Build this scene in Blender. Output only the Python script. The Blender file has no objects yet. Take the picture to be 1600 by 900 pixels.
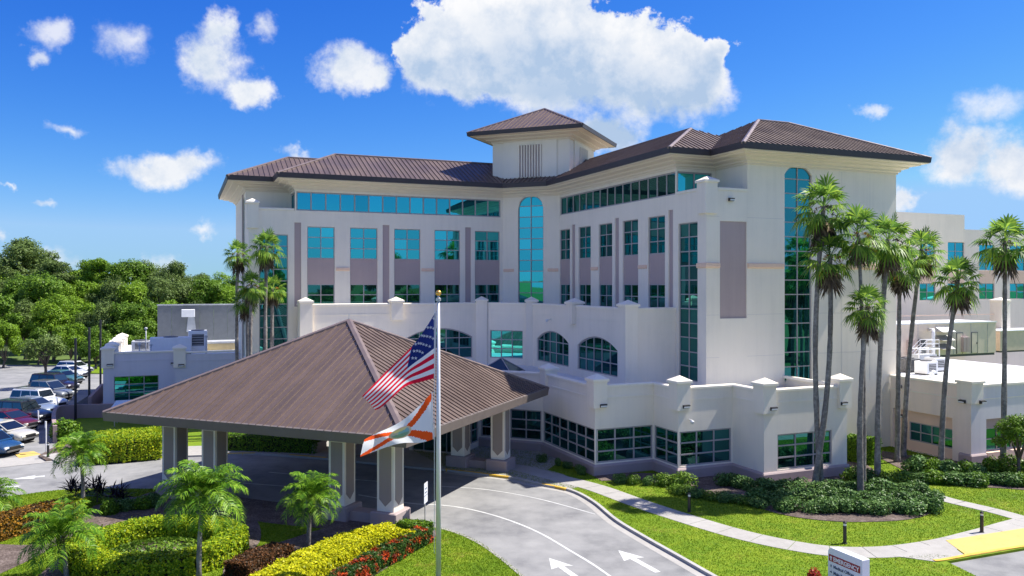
import bpy, math, random
import numpy as np
from mathutils import Vector, Matrix

random.seed(7)
rng = np.random.default_rng(7)
scene = bpy.context.scene
COL = scene.collection
R = math.radians

# ------------------------------------------------------------------ camera
CAM_H = 12.5
cam_d = bpy.data.cameras.new('camera')
cam_d.sensor_width = 36.0
cam_d.lens = 36.0 * 1250 / 1600
cam_d.shift_y = -6.0 / 1600
cam_d.clip_start = 0.5
cam_d.clip_end = 6000
cam = bpy.data.objects.new('camera', cam_d)
COL.objects.link(cam)
cam.location = (0, 0, CAM_H)
cam.rotation_euler = (R(90), 0, 0)
scene.camera = cam

# ------------------------------------------------------------------ light
SUN_HEAD = R(72)      # clockwise from the view direction (+Y)
SUN_EL = R(55)
sd = bpy.data.lights.new('sun', 'SUN')
sd.energy = 4.3
sd.angle = R(0.53)
sd.color = (1.0, 0.955, 0.88)
sun = bpy.data.objects.new('sun', sd)
COL.objects.link(sun)
sun.location = (60, 30, 80)
_sv = Vector((math.sin(SUN_HEAD) * math.cos(SUN_EL), math.cos(SUN_HEAD) * math.cos(SUN_EL), math.sin(SUN_EL)))
sun.rotation_euler = _sv.to_track_quat('Z', 'Y').to_euler()

scene.view_settings.view_transform = 'Standard'
scene.view_settings.look = 'None'
scene.view_settings.gamma = 1.0
scene.view_settings.use_curve_mapping = False
scene.view_settings.exposure = 0.97
scene.render.engine = 'CYCLES'
scene.cycles.max_bounces = 7
scene.cycles.diffuse_bounces = 3
scene.cycles.glossy_bounces = 3
scene.cycles.transparent_max_bounces = 8

world = bpy.data.worlds.new('World')
scene.world = world
world.use_nodes = True


class NT:
    """small helper to write node trees"""
    def __init__(s, tree):
        s.t = tree
        s.n = tree.nodes
        s.l = tree.links

    def put(s, node, idx, v):
        if v is None:
            return
        if isinstance(v, bpy.types.NodeSocket):
            s.l.new(v, node.inputs[idx])
        else:
            node.inputs[idx].default_value = v

    def math(s, op, a, b=None, c=None, clamp=False):
        n = s.n.new('ShaderNodeMath')
        n.operation = op
        n.use_clamp = clamp
        s.put(n, 0, a); s.put(n, 1, b); s.put(n, 2, c)
        return n.outputs[0]

    def vmath(s, op, a, b=None, c=None):
        n = s.n.new('ShaderNodeVectorMath')
        n.operation = op
        s.put(n, 0, a); s.put(n, 1, b); s.put(n, 2, c)
        return n.outputs['Value'] if op in ('LENGTH', 'DOT_PRODUCT', 'DISTANCE') else n.outputs[0]

    def noise(s, vec, scale, detail=4, rough=0.5, dist=0.0, color=False):
        n = s.n.new('ShaderNodeTexNoise')
        s.put(n, 'Vector', vec)
        n.inputs['Scale'].default_value = scale
        n.inputs['Detail'].default_value = detail
        n.inputs['Roughness'].default_value = rough
        n.inputs['Distortion'].default_value = dist
        return n.outputs['Color' if color else 'Fac']

    def ramp(s, fac, stops, interp='LINEAR'):
        n = s.n.new('ShaderNodeValToRGB')
        cr = n.color_ramp
        cr.interpolation = interp
        while len(cr.elements) < len(stops):
            cr.elements.new(0.5)
        for e, (p, c) in zip(cr.elements, stops):
            e.position = p
            e.color = c if len(c) == 4 else (*c, 1)
        s.put(n, 0, fac)
        return n.outputs[0]

    def mix(s, fac, a, b, mode='MIX'):
        n = s.n.new('ShaderNodeMix')
        n.data_type = 'RGBA'
        n.blend_type = mode
        s.put(n, 0, fac)
        for i, v in ((6, a), (7, b)):
            if isinstance(v, tuple) and len(v) == 3:
                v = (*v, 1)
            s.put(n, i, v)
        return n.outputs[2]

    def maprange(s, v, a, b, c=0.0, d=1.0, smooth=True):
        n = s.n.new('ShaderNodeMapRange')
        n.interpolation_type = 'SMOOTHSTEP' if smooth else 'LINEAR'
        s.put(n, 0, v); s.put(n, 1, a); s.put(n, 2, b); s.put(n, 3, c); s.put(n, 4, d)
        return n.outputs[0]


def build_world():
    T = NT(world.node_tree)
    T.n.clear()
    out = T.n.new('ShaderNodeOutputWorld')
    bg = T.n.new('ShaderNodeBackground')
    bg.inputs[1].default_value = 0.12
    T.l.new(bg.outputs[0], out.inputs[0])
    sky = T.n.new('ShaderNodeTexSky')
    sky.sky_type = 'NISHITA'
    sky.sun_disc = False
    sky.sun_elevation = SUN_EL
    sky.sun_rotation = SUN_HEAD
    sky.altitude = 0
    sky.air_density = 1.0
    sky.dust_density = 0.2
    sky.ozone_density = 2.0
    # deep polarised blue of the photograph: a film curve on the sky's colour
    sc = T.n.new('ShaderNodeSeparateColor')
    T.l.new(sky.outputs[0], sc.inputs[0])
    cc_ = T.n.new('ShaderNodeCombineColor')
    for i, (ex, k) in enumerate(((2.2, 0.046), (1.45, 0.187), (0.67, 1.19))):
        T.l.new(T.math('MINIMUM', T.math('MULTIPLY', T.math('POWER', sc.outputs[i], ex), k), (1.5, 2.6, 4.15)[i]), cc_.inputs[i])
    skyc = cc_.outputs[0]
    tc = T.n.new('ShaderNodeTexCoord')
    d = T.vmath('NORMALIZE', tc.outputs['Generated'])
    sp = T.n.new('ShaderNodeSeparateXYZ')
    T.l.new(d, sp.inputs[0])
    az = T.math('ARCTAN2', sp.outputs[0], sp.outputs[1])
    el = T.math('ARCSINE', sp.outputs[2])
    cb = T.n.new('ShaderNodeCombineXYZ')
    T.l.new(az, cb.inputs[0]); T.l.new(el, cb.inputs[1])
    P0 = cb.outputs[0]
    # billowing edges: warp the direction with noise
    w1 = T.noise(d, 9.0, 6, 0.62, color=True)
    w2 = T.noise(d, 38.0, 4, 0.6, color=True)
    wv = T.vmath('MULTIPLY_ADD', w1, (0.10, 0.075, 0), (-0.05, -0.0375, 0))
    wv2 = T.vmath('MULTIPLY_ADD', w2, (0.022, 0.02, 0), (-0.011, -0.010, 0))
    P = T.vmath('ADD', T.vmath('ADD', P0, wv), wv2)
    billow = T.noise(d, 24.0, 8, 0.62)
    wisp = T.noise(d, 13.0, 6, 0.65)

    def ae(px, py):
        return math.atan2(px - 800, 1250), math.atan2(444 - py, math.hypot(1250, px - 800))

    def field(blobs):
        cur = None
        for (px, py, rx, ry) in blobs:
            a, e = ae(px, py)
            ra, re = rx / 1250 * math.cos(a) ** 2, ry / 1250 * math.cos(a)
            v = T.vmath('LENGTH', T.vmath('MULTIPLY_ADD', P, (1 / ra, 1 / re, 0), (-a / ra, -e / re, 0)))
            cur = v if cur is None else T.math('SMOOTH_MIN', cur, v, 0.35)
        return cur

    # dense cumulus
    big = field([(700, 85, 80, 66), (800, 42, 125, 76), (880, 95, 150, 78), (980, 108, 130, 72), (1060, 125, 85, 62),
                 (860, 10, 70, 50), (1120, 95, 30, 28), (960, 205, 50, 26), (760, 130, 90, 34)])
    # smaller dense clouds
    mid = field([(540, 108, 72, 42), (585, 130, 45, 26), (262, 262, 95, 36), (1500, 235, 90, 62), (1580, 255, 70, 60),
                 (1412, 310, 30, 22), (330, 95, 62, 70), (385, 145, 38, 32), (335, 40, 40, 38), (-60, 330, 40, 20),
                 (-200, 120, 140, 60), (1780, 120, 150, 70)])
    # thin wisps
    thin = field([(190, 62, 60, 36), (75, 45, 42, 22), (60, 78, 25, 16), (110, 193, 36, 14), (1545, 160, 85, 36),
                  (72, 318, 24, 10), (318, 366, 28, 12), (8, 366, 20, 14), (450, 245, 26, 12), (100, 400, 60, 26),
                  (230, 412, 90, 22), (1360, 168, 30, 12), (410, 40, 30, 24), (15, 297, 12, 8)])
    lowb = T.math('SUBTRACT', 1.0, T.maprange(el, 0.20, 0.29))
    ab = T.maprange(T.math('SUBTRACT', T.math('MULTIPLY_ADD', billow, 1.25, 0.55), big), 0.0, T.math('MULTIPLY_ADD', lowb, 0.5, 0.14))
    am = T.maprange(T.math('SUBTRACT', T.math('MULTIPLY_ADD', T.math('MULTIPLY_ADD', wisp, 0.7, T.math('MULTIPLY', billow, 1.0)), 1.0, 0.16), mid), 0.0, 0.62)
    at_ = T.math('MULTIPLY', T.maprange(T.math('SUBTRACT', T.math('MULTIPLY_ADD', wisp, 1.9, 0.02), thin), 0.0, 1.0), 0.75)
    # the same kind of scattered cumulus over the rest of the sky (out of view, cover set for neutral fill light; also mirrored in the windows)
    gen = T.noise(T.vmath('MULTIPLY', d, (1, 1, 2.2)), 3.2, 7, 0.58)
    away = T.maprange(sp.outputs[1], 0.80, 0.55)
    over = T.maprange(sp.outputs[2], 0.42, 0.50)
    ag = T.math('MULTIPLY', T.maprange(gen, 0.50, 0.63), T.math('MAXIMUM', away, over))
    ag = T.math('MULTIPLY', ag, T.maprange(sp.outputs[2], 0.10, 0.30))
    alpha = T.math('MAXIMUM', T.math('MAXIMUM', ab, am), T.math('MAXIMUM', at_, ag), clamp=True)
    # relief: noise compared with the same noise a little nearer the sun; grey-blue bases
    off = T.vmath('ADD', d, (0.016, -0.004, 0.022))
    r1 = T.math('SUBTRACT', billow, T.noise(off, 24.0, 8, 0.62))
    r2 = T.math('SUBTRACT', wisp, T.noise(T.vmath('ADD', d, (0.03, -0.008, 0.04)), 13.0, 6, 0.65))
    relief = T.math('MULTIPLY_ADD', T.math('ADD', T.math('MULTIPLY', r1, 0.8), r2), 1.9, 0.76, clamp=True)
    soft = T.noise(d, 7.0, 5, 0.6)
    base = T.math('SUBTRACT', 1.0, T.maprange(T.math('ADD', el, T.math('MULTIPLY_ADD', soft, 0.22, -0.11)), 0.20, 0.35))
    body = T.math('MULTIPLY', T.maprange(T.math('SUBTRACT', 1.45, big), 0.25, 0.95), base)
    thick2 = T.math('MULTIPLY', T.maprange(T.math('SUBTRACT', 1.2, mid), 0.1, 0.9), 0.22)
    dark = T.math('MAXIMUM', T.math('MULTIPLY', body, 0.95), thick2)
    dark = T.math('MULTIPLY_ADD', T.math('SUBTRACT', 1.0, relief), 0.62, dark, clamp=True)
    ccol = T.mix(dark, (4.25, 4.25, 4.3), (1.9, 2.5, 3.4))
    fin = T.mix(alpha, skyc, ccol)
    # below the horizon: plain haze colour
    T.l.new(fin, bg.inputs[0])
    world.cycles.sampling_method = 'MANUAL'
    world.cycles.sample_map_resolution = 512


build_world()

# ------------------------------------------------------------------ materials
MATS = {}


def mat(name, col, rough=0.7, var=0.12, scale=2.0, bump=0.0, bscale=30.0, metal=0.0, spec=0.5, col2=None, coat=0.0, objvar=0.0):
    if name in MATS:
        return MATS[name]
    m = bpy.data.materials.new(name)
    m.use_nodes = True
    T = NT(m.node_tree)
    b = T.n['Principled BSDF']
    tc = T.n.new('ShaderNodeTexCoord').outputs['Object']
    geo = T.n.new('ShaderNodeNewGeometry').outputs['Position']
    n = T.noise(geo, scale, 6, 0.6)
    n2 = T.noise(geo, scale * 9, 3, 0.6)
    f = T.math('MULTIPLY_ADD', n2, 0.35, T.math('MULTIPLY', n, 0.65))
    c2 = col2 or tuple(c * (1 - var * 2.0) for c in col)
    c1 = tuple(min(1, c * (1 + var * 0.8)) for c in col)
    cfin = T.ramp(f, [(0.3, c2), (0.7, c1)])
    if objvar:
        oi = T.n.new('ShaderNodeObjectInfo')
        g_ = T.math('MULTIPLY_ADD', oi.outputs['Random'], objvar * 2, 1 - objvar)
        cg = T.n.new('ShaderNodeCombineColor')
        for i in range(3):
            T.l.new(g_, cg.inputs[i])
        cfin = T.mix(1.0, cfin, cg.outputs[0], 'MULTIPLY')
    T.l.new(cfin, b.inputs['Base Color'])
    b.inputs['Metallic'].default_value = metal
    b.inputs['Specular IOR Level'].default_value = spec
    b.inputs['Coat Weight'].default_value = coat
    T.l.new(T.maprange(n, 0.3, 0.7, max(0, rough - 0.08), min(1, rough + 0.08)), b.inputs['Roughness'])
    if bump:
        bn = T.n.new('ShaderNodeBump')
        bn.inputs['Strength'].default_value = bump
        bn.inputs['Distance'].default_value = 0.02
        T.l.new(T.noise(geo, bscale, 4, 0.6), bn.inputs['Height'])
        T.l.new(bn.outputs[0], b.inputs['Normal'])
    MATS[name] = m
    return m


def stucco(name, col, streak=0.10):
    """painted render: faint blotches, rain streaks running down, fine grain"""
    if name in MATS:
        return MATS[name]
    m = bpy.data.materials.new(name)
    m.use_nodes = True
    T = NT(m.node_tree)
    b = T.n['Principled BSDF']
    geo = T.n.new('ShaderNodeNewGeometry').outputs['Position']
    blotch = T.noise(geo, 0.35, 5, 0.6)
    st = T.noise(T.vmath('MULTIPLY', geo, (2.6, 2.6, 0.16)), 1.0, 5, 0.65)
    fine = T.noise(geo, 14, 3, 0.6)
    f = T.math('ADD', T.math('MULTIPLY', blotch, 0.45), T.math('ADD', T.math('MULTIPLY', st, 0.4), T.math('MULTIPLY', fine, 0.15)))
    lo = tuple(c * (1 - streak * 0.9) for c in col)
    hi = tuple(min(1, c * (1 + streak * 0.45)) for c in col)
    T.l.new(T.ramp(f, [(0.32, lo), (0.5, col), (0.68, hi)]), b.inputs['Base Color'])
    b.inputs['Roughness'].default_value = 0.85
    b.inputs['Specular IOR Level'].default_value = 0.25
    bn = T.n.new('ShaderNodeBump')
    bn.inputs['Strength'].default_value = 0.35
    bn.inputs['Distance'].default_value = 0.01
    T.l.new(T.noise(geo, 45, 3, 0.6), bn.inputs['Height'])
    T.l.new(bn.outputs[0], b.inputs['Normal'])
    MATS[name] = m
    return m


def glass(name, tint=(0.08, 0.63, 0.66), dark=(0.004, 0.022, 0.025), amount=0.76):
    """reflective tinted curtain glazing: dark body with a strong tinted mirror coat"""
    if name in MATS:
        return MATS[name]
    m = bpy.data.materials.new(name)
    m.use_nodes = True
    T = NT(m.node_tree)
    out = T.n['Material Output']
    T.n.remove(T.n['Principled BSDF'])
    oi = T.n.new('ShaderNodeObjectInfo')
    gl = T.n.new('ShaderNodeBsdfGlossy')
    gl.inputs['Color'].default_value = (*tint, 1)
    gl.inputs['Roughness'].default_value = 0.012
    T.l.new(T.mix(oi.outputs['Random'], tuple(c * 0.74 for c in tint), tuple(min(1, c * 1.06) for c in tint)), gl.inputs['Color'])
    df = T.n.new('ShaderNodeBsdfDiffuse')
    T.l.new(T.mix(oi.outputs['Random'], tuple(c * 0.5 for c in dark), tuple(c * 1.9 for c in dark)), df.inputs['Color'])
    fr = T.n.new('ShaderNodeFresnel')
    fr.inputs['IOR'].default_value = 1.5
    fac = T.math('MULTIPLY_ADD', fr.outputs[0], 1 - amount, amount, clamp=True)
    mx = T.n.new('ShaderNodeMixShader')
    T.l.new(fac, mx.inputs[0]); T.l.new(df.outputs[0], mx.inputs[1]); T.l.new(gl.outputs[0], mx.inputs[2])
    geo = T.n.new('ShaderNodeNewGeometry').outputs['Position']
    bn = T.n.new('ShaderNodeBump')
    bn.inputs['Strength'].default_value = 0.05
    bn.inputs['Distance'].default_value = 0.02
    T.l.new(T.noise(geo, 0.9, 2, 0.5), bn.inputs['Height'])
    T.l.new(bn.outputs[0], gl.inputs['Normal'])
    T.l.new(mx.outputs[0], out.inputs['Surface'])
    MATS[name] = m
    return m


def leafmat(name, dark, mid, light, transl=0.3, rough=0.45, spots=None, spot_rng=(0.5, 0.6), spot_sc=1.7):
    """foliage: every leaf its own tone; light passes through a little"""
    if name in MATS:
        return MATS[name]
    m = bpy.data.materials.new(name)
    m.use_nodes = True
    T = NT(m.node_tree)
    out = T.n['Material Output']
    b = T.n['Principled BSDF']
    g = T.n.new('ShaderNodeNewGeometry')
    big = T.noise(g.outputs['Position'], 0.5, 3, 0.5)
    f = T.math('ADD', T.math('MULTIPLY', g.outputs['Random Per Island'], 0.62), T.math('MULTIPLY', big, 0.38))
    stops = [(0.15, dark), (0.5, mid), (0.85, light)]
    c = T.ramp(f, stops)
    if spots:
        c = T.mix(T.maprange(T.noise(g.outputs['Position'], spot_sc, 4, 0.6), *spot_rng), c,
                  T.ramp(g.outputs['Random Per Island'], [(0.2, spots[0]), (0.8, spots[1])]))
    T.l.new(c, b.inputs['Base Color'])
    b.inputs['Roughness'].default_value = rough
    b.inputs['Specular IOR Level'].default_value = 0.18
    tr = T.n.new('ShaderNodeBsdfTranslucent')
    T.l.new(c, tr.inputs['Color'])
    mx = T.n.new('ShaderNodeMixShader')
    mx.inputs[0].default_value = transl
    T.l.new(b.outputs[0], mx.inputs[1]); T.l.new(tr.outputs[0], mx.inputs[2])
    T.l.new(mx.outputs[0], out.inputs['Surface'])
    MATS[name] = m
    return m


def groundmat(name, stops, scales=(0.25, 2.2, 18), wts=(0.4, 0.35, 0.25), rough=0.9, bump=0.4, bscale=40):
    if name in MATS:
        return MATS[name]
    m = bpy.data.materials.new(name)
    m.use_nodes = True
    T = NT(m.node_tree)
    b = T.n['Principled BSDF']
    geo = T.n.new('ShaderNodeNewGeometry').outputs['Position']
    f = None
    for s, w in zip(scales, wts):
        v = T.math('MULTIPLY', T.noise(geo, s, 5, 0.62), w)
        f = v if f is None else T.math('ADD', f, v)
    T.l.new(T.ramp(f, stops), b.inputs['Base Color'])
    b.inputs['Roughness'].default_value = rough
    b.inputs['Specular IOR Level'].default_value = 0.2
    bn = T.n.new('ShaderNodeBump')
    bn.inputs['Strength'].default_value = bump
    bn.inputs['Distance'].default_value = 0.03
    T.l.new(T.noise(geo, bscale, 4, 0.65), bn.inputs['Height'])
    T.l.new(bn.outputs[0], b.inputs['Normal'])
    MATS[name] = m
    return m


WALL = stucco('wall_paint', (0.90, 0.81, 0.67))
WALL2 = stucco('pale_wall_paint', (0.91, 0.83, 0.69))
CREAM = stucco('cornice_paint', (0.82, 0.71, 0.56), 0.06)
PEACH = stucco('peach_wall_paint', (0.88, 0.62, 0.46))
TAUPE = stucco('taupe_panel_paint', (0.47, 0.37, 0.35))
PLINTH = stucco('plinth_paint', (0.40, 0.32, 0.31))
COLTAUPE = stucco('column_panel_paint', (0.36, 0.30, 0.26))
ROOFM = mat('brown_metal_roof', (0.150, 0.104, 0.084), 0.45, 0.14, 0.45, metal=0.2, spec=0.45, bump=0.25, bscale=1.6, objvar=0.10)
SEAMM = ROOFM
FASCIA = mat('dark_fascia', (0.055, 0.045, 0.05), 0.5, 0.1)
TRIMM = mat('light_hip_cap', (0.22, 0.165, 0.145), 0.42, 0.1, metal=0.25)
FRAME = mat('window_frame_paint', (0.42, 0.38, 0.37), 0.5, 0.06)
GLASS = glass('teal_glass')
GLASSP = glass('teal_glass_dark_reflection', (0.13, 0.52, 0.50), (0.004, 0.016, 0.018), 0.34)  # same teal glazing, with dark reflections put into tint and mirror strength
GLASSM = glass('teal_glass_dimmed_reflection', (0.09, 0.50, 0.52), (0.003, 0.016, 0.018), 0.52)  # same teal glazing again, its reflection dimmed less strongly in the colour
GLASSD = glass('dark_teal_glass', (0.10, 0.40, 0.37), (0.006, 0.02, 0.02), 0.45)
MEMB = mat('white_roof_membrane', (0.72, 0.73, 0.74), 0.7, 0.1, 0.4)
GRAVELROOF = mat('grey_roof', (0.55, 0.56, 0.58), 0.8, 0.1, 0.5)
METAL = mat('galvanised_metal', (0.55, 0.56, 0.57), 0.35, 0.1, metal=0.7)
WHITEM = mat('white_paint', (0.78, 0.78, 0.78), 0.45, 0.05)
BLACKM = mat('black_paint', (0.02, 0.02, 0.022), 0.4, 0.1)
DGREY = mat('dark_grey_paint', (0.09, 0.09, 0.095), 0.5, 0.1)
LGREY = mat('light_grey_paint', (0.50, 0.51, 0.52), 0.5, 0.1)
KHAKI = mat('khaki_sheet', (0.84, 0.68, 0.54), 0.5, 0.06)
POLEM = mat('brushed_aluminium', (0.66, 0.67, 0.69), 0.5, 0.05, metal=0.35)
SKYG = glass('skylight_glass', (0.45, 0.55, 0.52), (0.06, 0.08, 0.08), 0.12)
GOLD = mat('gold_ball', (0.75, 0.42, 0.10), 0.3, 0.05, metal=0.9)
TIRE = mat('tyre_rubber', (0.02, 0.02, 0.02), 0.85, 0.1)
RIM = mat('alloy_rim', (0.45, 0.45, 0.46), 0.3, 0.05, metal=0.8)
CARGLASS = glass('car_glass', (0.42, 0.55, 0.58), (0.01, 0.014, 0.016), 0.25)
LAMP = mat('lamp_lens', (0.75, 0.75, 0.72), 0.15, 0.05)
REDLAMP = mat('red_lens', (0.4, 0.02, 0.02), 0.2, 0.05)
BARKP = groundmat('palm_bark', [(0.34, (0.085, 0.075, 0.065)), (0.5, (0.21, 0.19, 0.17)), (0.64, (0.40, 0.37, 0.33))], (0.9, 5, 22), (0.35, 0.4, 0.25), bump=1.0, bscale=7)
BARK = groundmat('bark', [(0.3, (0.07, 0.055, 0.045)), (0.7, (0.20, 0.17, 0.14))], (0.8, 6, 25), bump=0.8, bscale=9)
GRASS = groundmat('lawn', [(0.33, (0.06, 0.13, 0.006)), (0.46, (0.12, 0.205, 0.008)), (0.57, (0.19, 0.26, 0.012)), (0.70, (0.31, 0.29, 0.06))])
MULCH = groundmat('mulch', [(0.36, (0.03, 0.022, 0.018)), (0.5, (0.12, 0.09, 0.075)), (0.64, (0.30, 0.24, 0.21))], (1.2, 9, 34), (0.25, 0.4, 0.35), bump=1.0, bscale=16)
ASPH = groundmat('asphalt', [(0.36, (0.15, 0.15, 0.153)), (0.49, (0.24, 0.238, 0.233)), (0.62, (0.305, 0.30, 0.29))], (0.2, 0.75, 26), (0.44, 0.38, 0.18), bump=0.2, bscale=60)
CONC = groundmat('concrete', [(0.3, (0.29, 0.275, 0.25)), (0.7, (0.45, 0.43, 0.40))], (0.3, 2.5, 25), bump=0.15, bscale=50)
KERBM = groundmat('kerb_concrete', [(0.3, (0.30, 0.29, 0.28)), (0.7, (0.50, 0.48, 0.45))], (0.5, 3, 20), bump=0.2, bscale=30)
YELLOW = mat('yellow_paint', (0.72, 0.44, 0.05), 0.6, 0.14, 1.5)
YELLOWP = mat('pale_yellow_paint', (0.68, 0.46, 0.12), 0.7, 0.14, 1.5)
LINEW = mat('road_line_paint', (0.66, 0.66, 0.63), 0.7, 0.1, 3.0, col2=(0.38, 0.38, 0.37))
FARGRASS = groundmat('far_ground', [(0.3, (0.05, 0.10, 0.02)), (0.7, (0.14, 0.19, 0.05))], (0.02, 0.2, 2))
# ------------------------------------------------------------------ helpers
def tag(o, label=None, cat=None, group=None, kind=None):
    if label: o['label'] = label
    if cat: o['category'] = cat
    if group: o['group'] = group
    if kind: o['kind'] = kind
    return o


def empty(name, loc=(0, 0, 0), rz=0.0):
    o = bpy.data.objects.new(name, None)
    COL.objects.link(o)
    o.empty_display_size = 0.5
    o.location = loc
    o.rotation_euler = (0, 0, rz)
    return o


def link(name, me, parent=None, loc=(0, 0, 0), rz=0.0):
    o = bpy.data.objects.new(name, me)
    COL.objects.link(o)
    o.location = loc
    o.rotation_euler = (0, 0, rz)
    o.parent = parent
    return o


class MB:
    def __init__(s):
        s.v = []; s.f = []; s.mi = []; s.cur = 0

    def add(s, vs, fs):
        k = len(s.v)
        s.v += [tuple(p) for p in vs]
        for f in fs:
            s.f.append(tuple(i + k for i in f)); s.mi.append(s.cur)
        return s

    def box(s, x0, x1, y0, y1, z0, z1):
        return s.add([(x0, y0, z0), (x1, y0, z0), (x1, y1, z0), (x0, y1, z0), (x0, y0, z1), (x1, y0, z1), (x1, y1, z1), (x0, y1, z1)],
                     [(0, 3, 2, 1), (4, 5, 6, 7), (0, 1, 5, 4), (1, 2, 6, 5), (2, 3, 7, 6), (3, 0, 4, 7)])

    def cbox(s, x0, x1, y0, y1, z0, z1, c=0.03):
        """box with chamfered top edges and corners"""
        b = [(x0 + c, y0), (x1 - c, y0), (x1, y0 + c), (x1, y1 - c), (x1 - c, y1), (x0 + c, y1), (x0, y1 - c), (x0, y0 + c)]
        t = [(x0 + 2 * c, y0 + c), (x1 - 2 * c, y0 + c), (x1 - c, y0 + 2 * c), (x1 - c, y1 - 2 * c), (x1 - 2 * c, y1 - c), (x0 + 2 * c, y1 - c), (x0 + c, y1 - 2 * c), (x0 + c, y0 + 2 * c)]
        vs = [(*p, z0) for p in b] + [(*p, z1 - c) for p in b] + [(*p, z1) for p in t]
        fs = [tuple(range(7, -1, -1)), tuple(range(16, 24))]
        for r in (0, 8):
            for i in range(8):
                j = (i + 1) % 8
                fs.append((r + i, r + j, r + 8 + j, r + 8 + i))
        return s.add(vs, fs)

    def prism(s, poly, z0, z1):
        n = len(poly)
        a = sum(poly[i][0] * poly[(i + 1) % n][1] - poly[(i + 1) % n][0] * poly[i][1] for i in range(n))
        if a < 0:
            poly = poly[::-1]
        vs = [(p[0], p[1], z0) for p in poly] + [(p[0], p[1], z1) for p in poly]
        fs = [tuple(range(n - 1, -1, -1)), tuple(range(n, 2 * n))]
        fs += [(i, (i + 1) % n, n + (i + 1) % n, n + i) for i in range(n)]
        return s.add(vs, fs)

    def xprism(s, poly, y0, y1):
        """polygon in x,z extruded along y"""
        n = len(poly)
        a = sum(poly[i][0] * poly[(i + 1) % n][1] - poly[(i + 1) % n][0] * poly[i][1] for i in range(n))
        if a < 0:
            poly = poly[::-1]
        vs = [(p[0], y0, p[1]) for p in poly] + [(p[0], y1, p[1]) for p in poly]
        fs = [tuple(range(n)), tuple(range(2 * n - 1, n - 1, -1))]
        fs += [(i, n + i, n + (i + 1) % n, (i + 1) % n) for i in range(n)]
        return s.add(vs, fs)

    def tube(s, pts, rads, seg=8, cap=True):
        pts = [Vector(p) for p in pts]
        n = len(pts)
        if not hasattr(rads, '__len__'):
            rads = [rads] * n
        rings = []
        ref = Vector((0.31, 0.95, 0.05)).normalized()
        for i, p in enumerate(pts):
            t = (pts[min(i + 1, n - 1)] - pts[max(i - 1, 0)]).normalized()
            a = t.cross(ref)
            if a.length < 0.05:
                a = t.cross(Vector((1, 0, 0)))
            a.normalize()
            b = t.cross(a)
            for k in range(seg):
                an = 2 * math.pi * k / seg
                rings.append(p + (a * math.cos(an) + b * math.sin(an)) * rads[i])
        fs = []
        for i in range(n - 1):
            for k in range(seg):
                k2 = (k + 1) % seg
                fs.append((i * seg + k, i * seg + k2, (i + 1) * seg + k2, (i + 1) * seg + k))
        if cap:
            fs.append(tuple(range(seg - 1, -1, -1)))
            fs.append(tuple(range((n - 1) * seg, n * seg)))
        return s.add(rings, fs)

    def lathe(s, prof, seg=16, c=(0, 0, 0)):
        vs = []; fs = []
        for (r, z) in prof:
            for k in range(seg):
                an = 2 * math.pi * k / seg
                vs.append((c[0] + r * math.cos(an), c[1] + r * math.sin(an), c[2] + z))
        for i in range(len(prof) - 1):
            for k in range(seg):
                k2 = (k + 1) % seg
                fs.append((i * seg + k, i * seg + k2, (i + 1) * seg + k2, (i + 1) * seg + k))
        return s.add(vs, fs)

    def mesh(s, name, mats, smooth=False):
        me = bpy.data.meshes.new(name)
        me.from_pydata(s.v, [], s.f)
        if not isinstance(mats, (list, tuple)):
            mats = [mats]
        for m in mats:
            me.materials.append(m)
        if len(mats) > 1:
            me.polygons.foreach_set('material_index', s.mi)
        if smooth:
            me.polygons.foreach_set('use_smooth', [True] * len(me.polygons))
        me.update()
        return me

    def build(s, name, mats, parent=None, loc=(0, 0, 0), rz=0.0, smooth=False):
        return link(name, s.mesh(name, mats, smooth), parent, loc, rz)


def clip_poly(poly, axis, val, keep_less):
    out = []
    n = len(poly)
    for i in range(n):
        a, b = poly[i], poly[(i + 1) % n]
        da, db = a[axis] - val, b[axis] - val
        ia = da <= 1e-9 if keep_less else da >= -1e-9
        ib = db <= 1e-9 if keep_less else db >= -1e-9
        if ia:
            out.append(a)
        if ia != ib:
            t = da / (da - db)
            out.append(tuple(a[k] + t * (b[k] - a[k]) for k in range(2)))
    res = []
    for p in out:
        if not res or (abs(p[0] - res[-1][0]) + abs(p[1] - res[-1][1])) > 1e-5:
            res.append(p)
    if len(res) > 1 and abs(res[0][0] - res[-1][0]) + abs(res[0][1] - res[-1][1]) < 1e-5:
        res.pop()
    return res


def facade_rot(P0, P1):
    return math.atan2(P1[1] - P0[1], P1[0] - P0[0])


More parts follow.
